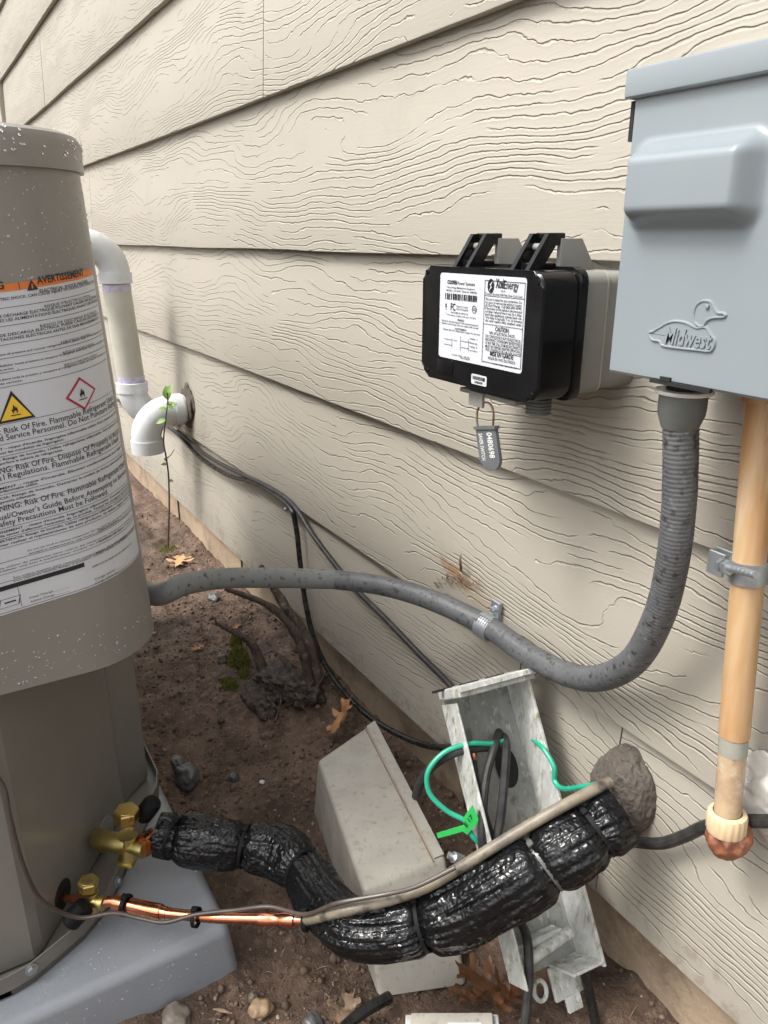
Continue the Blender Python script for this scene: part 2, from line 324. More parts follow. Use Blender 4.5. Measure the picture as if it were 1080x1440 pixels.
MAT['leaf_dark'] = pm('soggy_brown_leaf', (0.17, 0.075, 0.035), (0.10, 0.045, 0.022), 60, 0.4, bump=0.4, bscale=120)
MAT['leaf_dry'] = pm('dry_brown_leaf', (0.22, 0.155, 0.10), (0.14, 0.09, 0.055), 60, 0.6, bump=0.3, bscale=120)
MAT['stone'] = pm('dark_wet_stone', (0.055, 0.055, 0.055), (0.10, 0.10, 0.10), 50, 0.35, bump=0.4, bscale=90)
MAT['pebble'] = pm('brown_pebble', (0.10, 0.08, 0.065), (0.17, 0.145, 0.12), 90, 0.5)
MAT['stone_tan'] = pm('tan_stone', (0.34, 0.24, 0.14), (0.25, 0.17, 0.10), 70, 0.6, bump=0.3, bscale=90)
MAT['straw'] = pm('pale_straw', (0.30, 0.23, 0.15), (0.16, 0.11, 0.07), 200, 0.7)
mw, tw, bw = nodes('water_drop'); bw.inputs['Transmission Weight'].default_value = 0.72; bw.inputs['Base Color'].default_value = (0.9, 0.9, 0.9, 1); bw.inputs['IOR'].default_value = 1.33
bw.inputs['Roughness'].default_value = 0.02; MAT['water'] = mw
mc, tcl, bcl = nodes('soil_clods')
_g = tcl.nodes.new('ShaderNodeNewGeometry'); _r = tcl.nodes.new('ShaderNodeValToRGB'); _r.color_ramp.elements[0].color = (0.06, 0.038, 0.026, 1); _r.color_ramp.elements[1].color = (0.34, 0.26, 0.19, 1)
_e = _r.color_ramp.elements.new(0.9); _e.color = (0.15, 0.10, 0.07, 1)
tcl.links.new(_g.outputs['Random Per Island'], _r.inputs[0]); tcl.links.new(_r.outputs[0], bcl.inputs['Base Color']); bcl.inputs['Roughness'].default_value = 0.75
MAT['clod'] = mc

# ---------------------------------------------------------------- the house wall
house = thing('house_wall', 'cream lap siding wall with embossed wood grain above a stained concrete foundation', 'house wall', (0, 0, 0))
XL, XR = -4.18, 2.6
ROWS = [0.089, 0.297, 0.504, 0.717, 0.934, 1.156, 1.385, 1.605, 1.82, 2.035, 2.25]
SEAMS = {0: [-0.424, -0.573], 1: [-3.4], 2: [1.4], 3: [-2.574, 0.9], 4: [-1.208], 5: [-3.1, 0.6], 6: [-0.5], 7: [-2.2], 8: [0.3], 9: [-1.5]}
for i in range(len(ROWS) - 1):
    z0, z1 = ROWS[i], ROWS[i + 1]
    cuts = [XL] + sorted(SEAMS.get(i, [])) + [XR]
    for j in range(len(cuts) - 1):
        a, b_ = cuts[j], cuts[j + 1]
        if j: a += 0.0009
        if j < len(cuts) - 2: b_ -= 0.0009
        n = max(4, int((b_ - a) / 0.04)); mb = MB(); vs = []; fs = []
        dy = random.uniform(-0.0008, 0.0008)
        for k in range(n + 1):
            x = a + (b_ - a) * k / n
            wv = noise.noise((x * 2.2, i * 7.3, 0.3)) * 0.0022 + noise.noise((x * 26, i * 3.3, 4)) * 0.0005
            zb = z0 + wv; yb = dy + noise.noise((x * 1.4, i * 5.1, 8)) * 0.0012
            zt = z1 + 0.018
            slope = 0.0135 / (z1 - z0)
            prof = [(yb + 0.0115, zb + 0.0008), (yb + 0.0018, zb), (yb + 0.0004, zb + 0.0006), (yb, zb + 0.0022), (0.5 * (yb + slope * (zt - z0)), 0.5 * (zb + zt)), (slope * (zt - z0), zt), (slope * (zt - z0) + 0.011, zt)]
            vs += [(x, q[0], q[1]) for q in prof]
        m_ = 7
        for k in range(n):
            for q in range(m_): fs.append((k * m_ + q, (k + 1) * m_ + q, (k + 1) * m_ + (q + 1) % m_, k * m_ + (q + 1) % m_))
        fs.append([q for q in range(m_)]); fs.append([n * m_ + q for q in range(m_)][::-1])
        mb.add(vs, fs)
        obj('siding_board', mb, MAT['siding'], house, 25)
obj('sheathing', MB().box((XL + 0.01, 0.026, 0.11), (XR, 0.2, 2.3)), MAT['sheath'], house)
fnd = MB(); vs = []; fs = []
nx, nz_ = 300, 10
for j in range(nz_ + 1):
    for k in range(nx + 1):
        x = XL + (XR - XL) * k / nx; z = -0.12 + 0.235 * j / nz_
        vs.append((x, 0.0225 + noise.noise((x * 6, z * 14, 2)) * 0.0035 + noise.noise((x * 25, z * 30, 6)) * 0.0015, z))
for j in range(nz_):
    for k in range(nx): q = j * (nx + 1) + k; fs.append((q, q + 1, q + nx + 2, q + nx + 1))
fnd.add(vs, fs); fnd.box((XL, 0.032, -0.12), (XR, 0.22, 0.113))
obj('foundation', fnd, MAT['foundation'], house)
for px_, py_ in ((250, 700), (345, 860), (655, 1110)):      # cracks: narrow dark joints in the foundation
    p = W(px_, py_, -0.02)
    obj('joint', MB().box((p.x - 0.0012, 0.0175, -0.02), (p.x + 0.0012, 0.021, 0.112)), MAT['brown_seal'], house)
obj('corner_board', MB().box((XL - 0.11, -0.012, 0.07), (XL - 0.0005, 0.012, 2.3), 0.002), MAT['trim'], house)
obj('corner_board', MB().box((XL - 0.112, 0.0125, 0.07), (XL - 0.09, 0.21, 2.3), 0.002), MAT['trim'], house)

# ---------------------------------------------------------------- ground
def gh(x, y):
    h = noise.noise((x * 2.3, y * 2.3, 1.7)) * 0.010 + noise.noise((x * 9, y * 9, 3.1)) * 0.007
    h += noise.noise((x * 28, y * 28, 5)) * 0.0068 + noise.noise((x * 70, y * 70, 9)) * 0.0042
    d = math.hypot(x + 1.09, y + 0.06); h += 0.018 * math.exp(-(d / 0.13) ** 2)
    h += 0.010 * max(0.0, 1 - abs(y - 0.02) / 0.07)               # soil banked to the foundation
    d = math.hypot(x + 0.93, y + 0.30); h -= 0.022 * math.exp(-(d / 0.08) ** 2)
    d = math.hypot(x + 0.55, y + 0.30); h -= 0.008 * math.exp(-(d / 0.12) ** 2)
    if y < -0.36: h *= max(0.15, 1 - (-0.36 - y) / 0.3)
    return h - 0.004
def axis(lo, hi, step, far):
    fine = [lo + k * step for k in range(int((hi - lo) / step) + 1)]
    out = list(fine); s = step; x = fine[-1]
    while x < far: s *= 1.45; x += s; out.append(x)
    s = step; x = fine[0]; pre = []
    while x > -far: s *= 1.45; x -= s; pre.append(x)
    return pre[::-1] + out
gx = axis(-2.3, -0.25, 0.005, 80); gy = axis(-0.62, 0.03, 0.005, 80)
vs = []; fs = []
for y in gy:
    for x in gx:
        near = -3 < x < 0.5 and -1.2 < y < 0.2
        vs.append((x, y, gh(x, y) if near else noise.noise((x * .6, y * .6, 2)) * 0.01 - 0.01))
nX = len(gx)
for j in range(len(gy) - 1):
    for k in range(nX - 1): q = j * nX + k; fs.append((q, q + 1, q + nX + 1, q + nX))
g = obj('soil_ground', MB().add(vs, fs), MAT['soil'], None, 80); g['kind'] = 'structure'

PADQ = [(-0.613, -0.333), (-1.62, -0.335), (-1.62, -1.3), (-0.613, -1.3)]
def in_pad(x, y): return y < -0.325 and x < -0.600
cl = MB(); rr = random.Random(5)
b_ = bmesh.new(); bmesh.ops.create_icosphere(b_, subdivisions=1, radius=1); ICV = [v.co.copy() for v in b_.verts]; b_.verts.index_update(); ICF = [[v.index for v in f.verts] for f in b_.faces]; b_.free()
def clump(mb, c, r, seed, flat=0.7, rough=0.35):
    rot = Matrix.Rotation(rr.uniform(0, 6.3), 3, 'Z') @ Matrix.Rotation(rr.uniform(0, 6.3), 3, 'X')
    sc = Vector((rr.uniform(.7, 1.3), rr.uniform(.7, 1.3), rr.uniform(.5, 1.0)))
    mb.add([Vector(c) + Vector(((rot @ Vector((v.x * sc.x, v.y * sc.y, v.z * sc.z)) * r * (1 + rough * noise.noise(v * 1.7 + Vector((seed, 0, 0))))).to_tuple())) * 1.0 for v in ICV], ICF)
n = 0
while n < 9000:
    x = -2.1 + 1.85 * rr.random() ** 0.75; y = rr.uniform(-0.48, 0.018)
    if in_pad(x, y) or noise.noise((x * 6, y * 6, 20)) < rr.uniform(-0.6, 0.3): n += 0.3; continue
    r = 0.0011 * math.exp(abs(rr.gauss(0, 0.62))); r = min(r, 0.0065)
    clump(cl, (x, y, gh(x, y) + r * 0.25), r, n); n += 1
o = obj('soil_crumbs', cl, MAT['clod'], None, 60); o['kind'] = 'stuff'; o['label'] = 'loose crumbs of dark damp soil scattered over the bed'; o['category'] = 'soil'
st = MB()
for k in range(420):
    x = -1.9 + 1.6 * rr.random(); y = rr.uniform(-0.42, 0.015)
    if in_pad(x, y): continue
    a = rr.uniform(0, 6.3); l = rr.uniform(0.003, 0.016); z = gh(x, y) + 0.0015
    p = Vector((x, y, z)); d = Vector((math.cos(a) * l, math.sin(a) * l, rr.uniform(-.001, .004)))
    st.tube([p - d * .5, p + Vector((0, 0, .001)), p + d * .5], [0.0003, rr.uniform(.0004, .0008), 0.0003], ring=4, sub=1)
o = obj('plant_litter', st, MAT['straw'], None, 60); o['kind'] = 'stuff'; o['label'] = 'tiny bits of straw and dead stems strewn on soil'; o['category'] = 'plant litter'

# ---------------------------------------------------------------- equipment pad
padt = thing('equipment_pad', 'blue-grey moulded plastic pad on the soil under the heat pump', 'equipment pad', (-1.1, -0.8, 0))
mb = MB(); b_ = bmesh.new(); PT = 0.050
top = [b_.verts.new((x, y, PT)) for x, y in PADQ]; cxy = Vector((-1.1, -0.8))
bot = [b_.verts.new((x + (0.004 if x > -1 else -0.012), y + (0.006 if y > -0.8 else -0.01), -0.012)) for x, y in PADQ]
tf = b_.faces.new(top[::-1]); b_.faces.new(bot); tf.normal_update()
for k in range(4): b_.faces.new((top[k], top[(k + 1) % 4], bot[(k + 1) % 4], bot[k]))
bmesh.ops.recalc_face_normals(b_, faces=b_.faces[:])
bmesh.ops.bevel(b_, geom=[e for e in b_.edges if not (e.verts[0] in bot and e.verts[1] in bot)], offset=0.011, segments=4, profile=0.5, affect='EDGES')
mb.bm(b_); obj('pad_shell', mb, MAT['pad'], padt, 50)

# ---------------------------------------------------------------- heat pump
unit = thing('heat_pump', 'taupe outdoor heat pump with a white multilingual warning label and brass valves', 'heat pump', (-1.1, -0.75, 0.052))
CB, CT = 0.365, 0.790          # cover bottom and top
RC = 0.076
def cover_pt(s, z, out=0.0):
    """s: arc length along the cover, 0 where the flat face starts to round; negative along the flat side"""
    lean = -0.0185 * (z - CB) / (CT - CB); X0, cy = -0.657, -0.428 + lean
    arc = RC * math.pi / 2
    if s <= 0: return Vector((X0 + out, cy + s, z))
    if s <= arc:
        t = s / RC; return Vector((X0 - RC + (RC + out) * math.cos(t), cy + (RC + out) * math.sin(t), z))
    return Vector((X0 - RC - (s - arc), cy + RC + out, z))
def cover_uv(px, py):
    s, z = -0.02, 0.6
    for it in range(40):
        q = proj(cover_pt(s, z)); e = 1e-4
        a = proj(cover_pt(s + e, z)); c = proj(cover_pt(s, z + e))
        J = [[(a[0] - q[0]) / e, (c[0] - q[0]) / e], [(a[1] - q[1]) / e, (c[1] - q[1]) / e]]
        dx, dy = px - q[0], py - q[1]; D = J[0][0] * J[1][1] - J[0][1] * J[1][0]
        if abs(D) < 1e3: s -= 0.01; continue
        ds = (dx * J[1][1] - dy * J[0][1]) / D; dz = (dy * J[0][0] - dx * J[1][0]) / D
        s += max(-0.02, min(0.02, ds)); z += max(-0.05, min(0.05, dz))
        if s > RC * 1.30:
            s = RC * 1.30; q = proj(cover_pt(s, z)); c = proj(cover_pt(s, z + e)); z += max(-.05, min(.05, (py - q[1]) / ((c[1] - q[1]) / e)))
    return s, z
ARC = RC * math.pi / 2
ss = [-0.30 + 0.02 * k for k in range(15)] + [ARC * k / 18 for k in range(19)] + [ARC + 0.02 * k for k in range(1, 10)]
def sheet(ss, zs, out, fn=cover_pt):
    vs = [fn(s, z, out) for z in zs for s in ss]; n = len(ss)
    return vs, [(j * n + k, j * n + k + 1, (j + 1) * n + k + 1, (j + 1) * n + k) for j in range(len(zs) - 1) for k in range(n - 1)]
zs = [CB + (CT - CB) * k / 12 for k in range(13)]
mb = MB(); mb.add(*sheet(ss, zs, 0.0)); v2, f2 = sheet(ss, zs, -0.002); mb.add(v2, [f[::-1] for f in f2])
n = len(ss); m_ = len(zs) * n
for k in range(n - 1): mb.f.append([k, k + m_, k + 1 + m_, k + 1])
cover = obj('corner_cover', mb, MAT['taupe'], unit, 50)
# top cap with rolled edge
capz = [(CT - 0.006, 0.0035), (CT + 0.014, 0.0045), (CT + 0.0195, 0.002), (CT + 0.0225, -0.005), (CT + 0.0235, -0.02)]
mb = MB(); vs = []; fs = []
for z, o_ in capz: vs += [cover_pt(s, z, o_) for s in ss]
for j in range(len(capz) - 1):
    for k in range(n - 1): q = j * n + k; fs.append((q, q + 1, q + n + 1, q + n))
fs.append([k for k in range(n)][::-1]); fs.append([(len(capz) - 1) * n + k for k in range(n)] )
mb.add(vs, fs); obj('top_cap', mb, MAT['taupe'], unit, 40)
# body behind the cover
BODY = [(-0.666, -1.15), (-0.666, -0.516), (-0.674, -0.506), (-0.830, -0.3903), (-0.849, -0.386), (-0.884, -0.347), (-1.52, -0.347), (-1.52, -1.15)]
obj('lower_body', MB().prism(BODY, 0.062, 0.42, Matrix.Identity(4)), MAT['taupe'], unit, 12)
obj('upper_body', MB().prism([(-0.69, -1.15), (-0.69, -0.66), (-0.93, -0.385), (-1.52, -0.385), (-1.52, -1.15)], 0.4205, 0.787, Matrix.Identity(4)), MAT['taupe'], unit)
obj('roof_panel', MB().prism([(-0.68, -1.16), (-0.68, -0.68), (-0.95, -0.375), (-1.53, -0.375), (-1.53, -1.16)], 0.7875, 0.812, Matrix.Identity(4), 0.006), MAT['taupe'], unit)
# base pan: an outward lip with turned-up edge along the corner
LIP = [(-0.644, -1.16), (-0.644, -0.54), (-0.648, -0.520), (-0.660, -0.495), (-0.674, -0.468), (-0.700, -0.437), (-0.843, -0.345), (-0.872, -0.336), (-1.53, -0.333)]
def strip(pts, z0, z1, th):
    vs = []; fs = []; n = len(pts)
    for i, p in enumerate(pts):
        p0 = Vector(pts[max(i - 1, 0)]); p1 = Vector(pts[min(i + 1, n - 1)]); d = (p1 - p0).normalized(); nn = Vector((-d.y, d.x)) * -th
        for z in (z0, z1): vs.append((p[0], p[1], z)); vs.append((p[0] - nn.x, p[1] - nn.y, z))
    for i in range(n - 1):
        a, b2 = i * 4, i * 4 + 4
        fs += [(a, b2, b2 + 2, a + 2), (a + 1, a + 3, b2 + 3, b2 + 1), (a + 2, b2 + 2, b2 + 3, a + 3), (a, a + 1, b2 + 1, b2)]
    fs += [(0, 2, 3, 1), ((n - 1) * 4, (n - 1) * 4 + 1, (n - 1) * 4 + 3, (n - 1) * 4 + 2)]
    return MB().add(vs, fs)
def densify(pts, k=4):
    out = []
    for i in range(len(pts) - 1):
        for q in range(k): out.append(tuple(Vector(pts[i]).lerp(Vector(pts[i + 1]), q / k)))
    return out + [pts[-1]]
pan = obj('base_pan', MB().prism([p for p in LIP] + [(-1.53, -1.16)], 0.0525, 0.058, Matrix.Identity(4)), MAT['taupe2'], unit)
obj('lip', strip(LIP, 0.0525, 0.0755, 0.0016), MAT['taupe2'], pan, 25)
for px_, py_ in ((44, 1358), (213, 1125), (165, 1240), (207, 1195)):
    d0 = ray(px_, py_); best = None
    for q in range(len(LIP) - 1):
        for t in range(21):
            c2 = Vector(LIP[q]).lerp(Vector(LIP[q + 1]), t / 20); tt = ((c2.x - CAM.x) * d0.x + (c2.y - CAM.y) * d0.y) / (d0.x ** 2 + d0.y ** 2)
            z = CAM.z + d0.z * tt; e2 = math.hypot(CAM.x + d0.x * tt - c2.x, CAM.y + d0.y * tt - c2.y)
            if best is None or e2 < best[0]:
                dd = (Vector(LIP[q + 1]) - Vector(LIP[q])).normalized(); best = (e2, Vector((c2.x, c2.y, min(max(z, 0.060), 0.069))), Vector((dd.y * 1, -dd.x, 0)) * -1)
    nrm = best[2]; nrm = nrm if nrm.dot(CAM - best[1]) > 0 else -nrm
    mb = MB().lathe([(0.0062, 0), (0.0062, 0.001), (0.0045, 0.0014)], frame(best[1], nrm), 14)
    mb.lathe([(0.0042, 0.0014), (0.0042, 0.004), (0.003, 0.0046)], frame(best[1], nrm), 6); obj('screw', mb, MAT['galv'], unit)
# knock-out holes in the valve panel where the stubs go in
def panel_pt(px, py):          # on the chamfered valve panel
    p1 = Vector((-0.674, -0.506, 0)); d1 = Vector((-0.178, 0.132, 0)); nn = Vector((d1.y, -d1.x, 0)).normalized()
    d0 = ray(px, py); t = (p1 - CAM).dot(nn) / d0.dot(nn); q = CAM + d0 * t
    nn = nn if nn.dot(CAM - q) > 0 else -nn
    return q, nn
for px_, py_, r in ((148, 1172, 0.020), (88, 1258, 0.016)):
    q, nn = panel_pt(px_, py_)
    obj('grommet', MB().lathe([(r, -0.001), (r, 0.0008), (r * .8, 0.0012)], frame(q, nn), 20), MAT['dark_gap'] if r < .018 else MAT['pad'], unit)

# ---- label on the cover, with its printing
FONTQ = []
def text_q(bucket, string, fn, cap, width=None, right=False, sx=1.0, bold=0.0):
    """queue a line of print; fn(u, v) -> 3D with u to the right from the anchor, v up"""
    FONTQ.append((bucket, string, fn, cap, width, right, sx, bold))
BUCK = {}
def flush_text():
    obs = []
    for (bk, string, fn, cap, width, right, sx, bold) in FONTQ:
        c = bpy.data.curves.new('txt', 'FONT'); c.body = string; c.size = 1.0; c.resolution_u = 2; c.fill_mode = 'FRONT'; c.offset = bold
        ob = bpy.data.objects.new('txt', c); COL.objects.link(ob); obs.append(ob)
    bpy.context.view_layer.update(); dg = bpy.context.evaluated_depsgraph_get()
    for ob, (bk, string, fn, cap, width, right, sx, bold) in zip(obs, FONTQ):
        ev = ob.evaluated_get(dg); me = ev.to_mesh()
        if len(me.vertices):
            xs = [v.co.x for v in me.vertices]; x0, x1 = min(xs), max(xs); k = cap / 0.69
            kx = (width / (x1 - x0)) if width else k * sx
            ox = -x1 if right else -x0
            BUCK.setdefault(bk, MB()).add([fn((v.co.x + ox) * kx, v.co.y * k) for v in me.vertices], [list(p.vertices) for p in me.polygons])
        ev.to_mesh_clear()
    cs = [ob.data for ob in obs]
    for ob in obs: bpy.data.objects.remove(ob)
    for c in cs: bpy.data.curves.remove(c)
    FONTQ.clear()

TILT = 0.105                   # the label was stuck on slightly crooked
def lab_pt(s, z, out=0.0): return cover_pt(s, z + TILT * s, out)
def lab_uv(px, py): s, z = cover_uv(px, py); return s, z - TILT * s
s_r, z_top = lab_uv(129.5, 381); z_bot = lab_uv(60, 848)[1]
LS = [-0.26 + 0.02 * k for k in range(13)] + [0.001 + (s_r - 0.001) * k / 16 for k in range(17)]
lz = [z_bot + (z_top - z_bot) * k / 10 for k in range(11)]
label = obj('warning_label', MB().add(*sheet(LS, lz, 0.0004, lab_pt)), MAT['labelw'], unit, 60)
def band(bucket, s0, s1, z0, z1, out=0.0007):
    nseg = max(2, int((s1 - s0) / 0.006)); sx = [s0 + (s1 - s0) * k / nseg for k in range(nseg + 1)]
    BUCK.setdefault(bucket, MB()).add(*sheet(sx, [z0, z1], out, lab_pt))
def zline(pl, pr):
    return lab_uv(*pl)[1]
def T3(x, y): return x / 3.6, 320 + y / 3.6
def T4(x, y): return x / 3.6, 580 + y / 3.6
def cline(string, pl, pr, cap_px, cut=False, bold=0.0, sx=0.86):
    """'|' splits the words left of the picture from the visible ones"""
    sl_, zl = lab_uv(*pl); sr, zr = lab_uv(*pr); z = zl
    sr = min(sr, s_r - .0015); cap = {5: 3.7, 4.4: 3.3, 4.3: 3.2, 3.4: 2.6, 2.7: 2.1, 4: 3.1}.get(cap_px, cap_px) * 0.00056; pre, _, vis = string.rpartition('|')
    text_q('ink', vis, lambda u, v: lab_pt(sl_ + u, z + v, 0.0008), cap, max(sr - sl_, 0.01), False, 1, bold)
    if pre: text_q('ink', pre, lambda u, v: lab_pt(sl_ - cap * .35 + u, z + v, 0.0008), cap, None, True, sx, bold)
def rule(pl, pr, th=0.0004, bucket='rule'):
    z = zline(pl, pr); band(bucket, -0.255, s_r - 0.0015, z - th / 2, z + th / 2)
zo1 = zline(T3(0, 290), T3(470, 232)); zo0 = zline(T3(0, 328), T3(475, 264))
band('orange', -0.25, s_r - 0.002, zo0, zo1, 0.0006)
sd = lab_uv(*T3(97, 300))[0]; band('ink', sd - 0.0002, sd + 0.0002, zo0, zo1, 0.0008)
zc0 = zo0 + 0.0022
sA = lab_uv(*T3(190, 300))[0]; sB = lab_uv(*T3(425, 268))[0]
text_q('ink', 'AVERTISSEMENT', lambda u, v: lab_pt(sA + u, zc0 + v, 0.0009), 0.0052, sB - sA, False, 1, 0.02)
sG = lab_uv(*T3(22, 310))[0]
text_q('ink', 'WARNING', lambda u, v: lab_pt(sG + u, zc0 + v, 0.0009), 0.0052, None, True, 1.1, 0.02)
def cpoly(bucket, pts, out):       # polygon in (s,z)
    b = bmesh.new(); f = b.faces.new([b.verts.new((s, z, 0)) for s, z in pts]); bmesh.ops.triangulate(b, faces=[f])
    for it in range(3): bmesh.ops.subdivide_edges(b, edges=[e for e in b.edges if abs(e.verts[0].co.x - e.verts[1].co.x) > .004], cuts=1)
    bmesh.ops.triangulate(b, faces=b.faces[:])
    b.verts.index_update(); BUCK.setdefault(bucket, MB()).add([lab_pt(v.co.x, v.co.y, out) for v in b.verts], [[v.index for v in f.verts] for f in b.faces]); b.free()
def ctri(px, py, size, bucket, out):
    s, z = lab_uv(px, py); cpoly(bucket, [(s - size, z - size * .8), (s + size, z - size * .8), (s, z + size)], out); return s, z
s_, z_ = ctri(*T3(160, 293), 0.0042, 'ink', 0.0009)
cpoly('orange', [(s_ - .0006, z_ - .0022), (s_ + .0006, z_ - .0022), (s_ + .0004, z_ + .0014), (s_ - .0004, z_ + .0014)], 0.0012)
cline('ELECTRICAL SHOCK HAZARD', T3(200, 328), T3(443, 295), 5, bold=0.015)
cline('ELEC|TRIC SHOCK. CAN CAUSE INJURY OR DEATH: DISCONNECT ALL', T3(0, 372), T3(487, 312), 5, True, 0.01)
rule(T3(0, 410), T3(490, 347))
cline("RISQUE D'ÉLECTROCUTION", T3(225, 405), T3(455, 372), 5)
cline('UN|E DÉCHARGE ÉLECTRIQUE POUVANT CAUSER DES BLESSURES', T3(0, 458), T3(495, 388), 5, True, 0.01)
cline("TOUT|ES LES ALIMENTATIONS ÉLECTRIQUES AVANT L'ENTRETIEN", T3(0, 480), T3(497, 408), 5, True, 0.01)
rule(T3(0, 502), T3(503, 434))
cline('RIESGO DE DESCARGA ELÉCTRICA', T3(203, 505), T3(487, 460), 5)
cline('DE DESCARGA ELÉCTRICA, PUEDE CAUSAR LESIONES O', T3(0, 555), T3(500, 482), 5, True, 0.01)
cline('ALIMEN|TACIONES ELÉCTRICAS ANTES DE DAR MANTENIMIENTO', T3(0, 577), T3(503, 500), 5, True, 0.01)
rule(T3(0, 597), T3(515, 520))
cline('EXPLOSION HAZARD', T3(307, 587), T3(457, 563), 4.3)
cline('Rem|ove all pressure and recover refrigerant before system repair or final disposal. Use all', T3(0, 650), T3(525, 565), 3.4, True, 0.012)
rule(T3(0, 667), T3(530, 585))
cline("RISQUE D'EXPLOSION", T3(317, 640), T3(473, 612), 4.3)
cline('Relâcher toutes pressions et récupérer le réfrigérant avant toute réparation du système ou', T3(0, 707), T3(535, 615), 3.4, True, 0.012)
cline('le service.', T3(0, 727), T3(65, 717), 3.4, False, 0.012)
rule(T3(0, 738), T3(543, 645))
cline('RIESGO DE EXPLOSIÓN', T3(325, 702), T3(490, 672), 4.3)
cline('Libere toda la presión y recupere el refrigerante antes de reparar el sistema o su', T3(0, 777), T3(550, 680), 3.4, True, 0.012)
cline('de servicio.', T3(0, 797), T3(115, 780), 3.4, False, 0.012)
rule(T3(0, 812), T3(553, 712))
# flame symbols
FL = [(-.45, -.5), (-.62, -.1), (-.5, .35), (-.36, .1), (-.28, .55), (-.05, 1.0), (.02, .5), (.2, .7), (.24, .3), (.42, .5), (.55, .05), (.45, -.5), (.2, -.62), (.28, -.3), (.05, -.05), (-.08, -.35), (-.22, -.1), (-.3, -.45), (-.18, -.62)]
def flame(s, z, k, out):
    cpoly('ink', [(s + x * k * .85, z + y * k) for x, y in FL], out); cpoly('ink', [(s - .8 * k, z - .95 * k), (s + .8 * k, z - .95 * k), (s + .8 * k, z - .78 * k), (s - .8 * k, z - .78 * k)], out)
sa, za = lab_uv(15, 549); sb, zb = lab_uv(50, 586)
hh = za - zb; hw = sb - sa
cpoly('ink', [(sa - hw, zb), (sb, zb), (sa, za)], 0.0007); cpoly('yellow', [(sa - hw * .82, zb + hh * .075), (sa + hw * .82, zb + hh * .075), (sa, za - hh * .17)], 0.0009)
flame(sa, zb + hh * .36, hh * .19, 0.0011)
dl, dr = lab_uv(91, 558), lab_uv(134, 550); dt, db = lab_uv(110, 530), lab_uv(118, 577)
dc = ((dl[0] + dr[0]) / 2, (dt[1] + db[1]) / 2); hw = (dr[0] - dl[0]) / 2; hh = (dt[1] - db[1]) / 2
for k, bkt, ot in ((1.0, 'red', 0.0007), (0.82, 'white', 0.0009)): cpoly(bkt, [(dc[0] - hw * k, dc[1]), (dc[0], dc[1] - hh * k), (dc[0] + hw * k, dc[1]), (dc[0], dc[1] + hh * k)], ot)
flame(dc[0], dc[1], hh * .36, 0.0011)
rule(T3(0, 1000), T3(580, 882))
cline('WARNING|: Risk Of Fire. Flammable Refrigerant Used.', T4(0, 112), T4(580, -2), 8.2, True, 0.004, 0.8)
cline('Repaired Only By Traine|d Service Personnel. Do Not Puncture Refrig', T4(0, 147), T4(592, 22), 8.2, True, 0.004, 0.8)
rule(T4(0, 165), T4(597, 40))
cline("AVERTISSEMEN|T – risque d'incendie. Frigorigène inflammable utilisé. Doit uniquement être", T4(0, 193), T4(600, 65), 4.4, True, 0.015)
cline('per|cer les conduites de frigorigène.', T4(0, 213), T4(325, 143), 4.4, False, 0.015)
rule(T4(0, 226), T4(607, 87))
cline('ADVERTENCIA|: Riesgo de Incendio. Utiliza refrigerante inflamable. Solo personal de', T4(0, 246), T4(607, 107), 4.4, True, 0.015)
cline('perfore la tubería de refrigerante.', T4(0, 266), T4(320, 197), 4.4, False, 0.015)
rule(T4(0, 286), T4(613, 132))
cline('WARNI|NG: Risk Of Fire. Dispose Of Properly in Accor', T4(0, 310), T4(617, 152), 8.2, True, 0.004, 0.8)
cline('Loca|l Regulations. Flammable Refrigerant Used.', T4(20, 340), T4(607, 190), 8.2, True, 0.004, 0.8)
rule(T4(0, 362), T4(625, 205))
cline("AVERTISSE|MENT – risque d'incendie. Éliminer conformément aux réglem", T4(0, 392), T4(627, 222), 4.4, True, 0.015)
cline('inflammable utilisé.', T4(0, 408), T4(190, 353), 4.4, False, 0.015)
rule(T4(0, 420), T4(635, 247))
cline('ADVERTEN|CIA: Riesgo de Incendio. Descartar la unidad de forma adecuada según', T4(0, 442), T4(637, 264), 4.4, True, 0.015)
cline('refri|gerante inflamable.', T4(0, 462), T4(182, 417), 4.4, False, 0.015)
rule(T4(0, 480), T4(645, 292))
cline('WAR|NING: Risk Of Fire. Flammable Refrigerant Used', T4(0, 502), T4(647, 322), 8.2, True, 0.004, 0.8)
cline("Repair Man|ual/Owner's Guide Before Attempting to Service", T4(0, 546), T4(652, 352), 8.2, True, 0.004, 0.8)
cline('All S|afety Precautions Must be Followed.', T4(0, 580), T4(550, 440), 8.2, True, 0.004, 0.8)
rule(T4(0, 592), T4(656, 405))
cline("AVERT|ISSEMENT – risque d'incendie. Frigorigène inflammable. Consulter le manuel", T4(0, 614), T4(660, 425), 4.4, True, 0.015)
cline("de tenter d'effectuer l'entretien de ce produit. Toutes les consignes de sécurité", T4(0, 633), T4(662, 443), 4.4, True, 0.015)
rule(T4(0, 642), T4(664, 455))
cline('ADV|ERTENCIA: Riesgo de Incendio. Utiliza refrigerante inflamable. Consulte el manual', T4(0, 660), T4(666, 470), 4.4, True, 0.015)
cline('inte|ntar realizar el mantenimiento de este producto. Se deben seguir todas las', T4(0, 680), T4(668, 490), 4.4, True, 0.015)
rule(T4(0, 692), T4(670, 502))
cline('FIRE HAZARD', T4(497, 602), T4(600, 565), 4)
cline('Do not use torch to remove components. Oil may catch fire. Use tubing cutters to remove', T4(140, 702), T4(680, 548), 2.7, True, 0.012)
cline('damaged or weakened parts only. Protect connections before final assembly of parts', T4(145, 717), T4(681, 562), 2.7, True, 0.012)
rule(T4(0, 764), T4(684, 572))
cline('RISQUE DE FEU', T4(500, 657), T4(617, 613), 4)
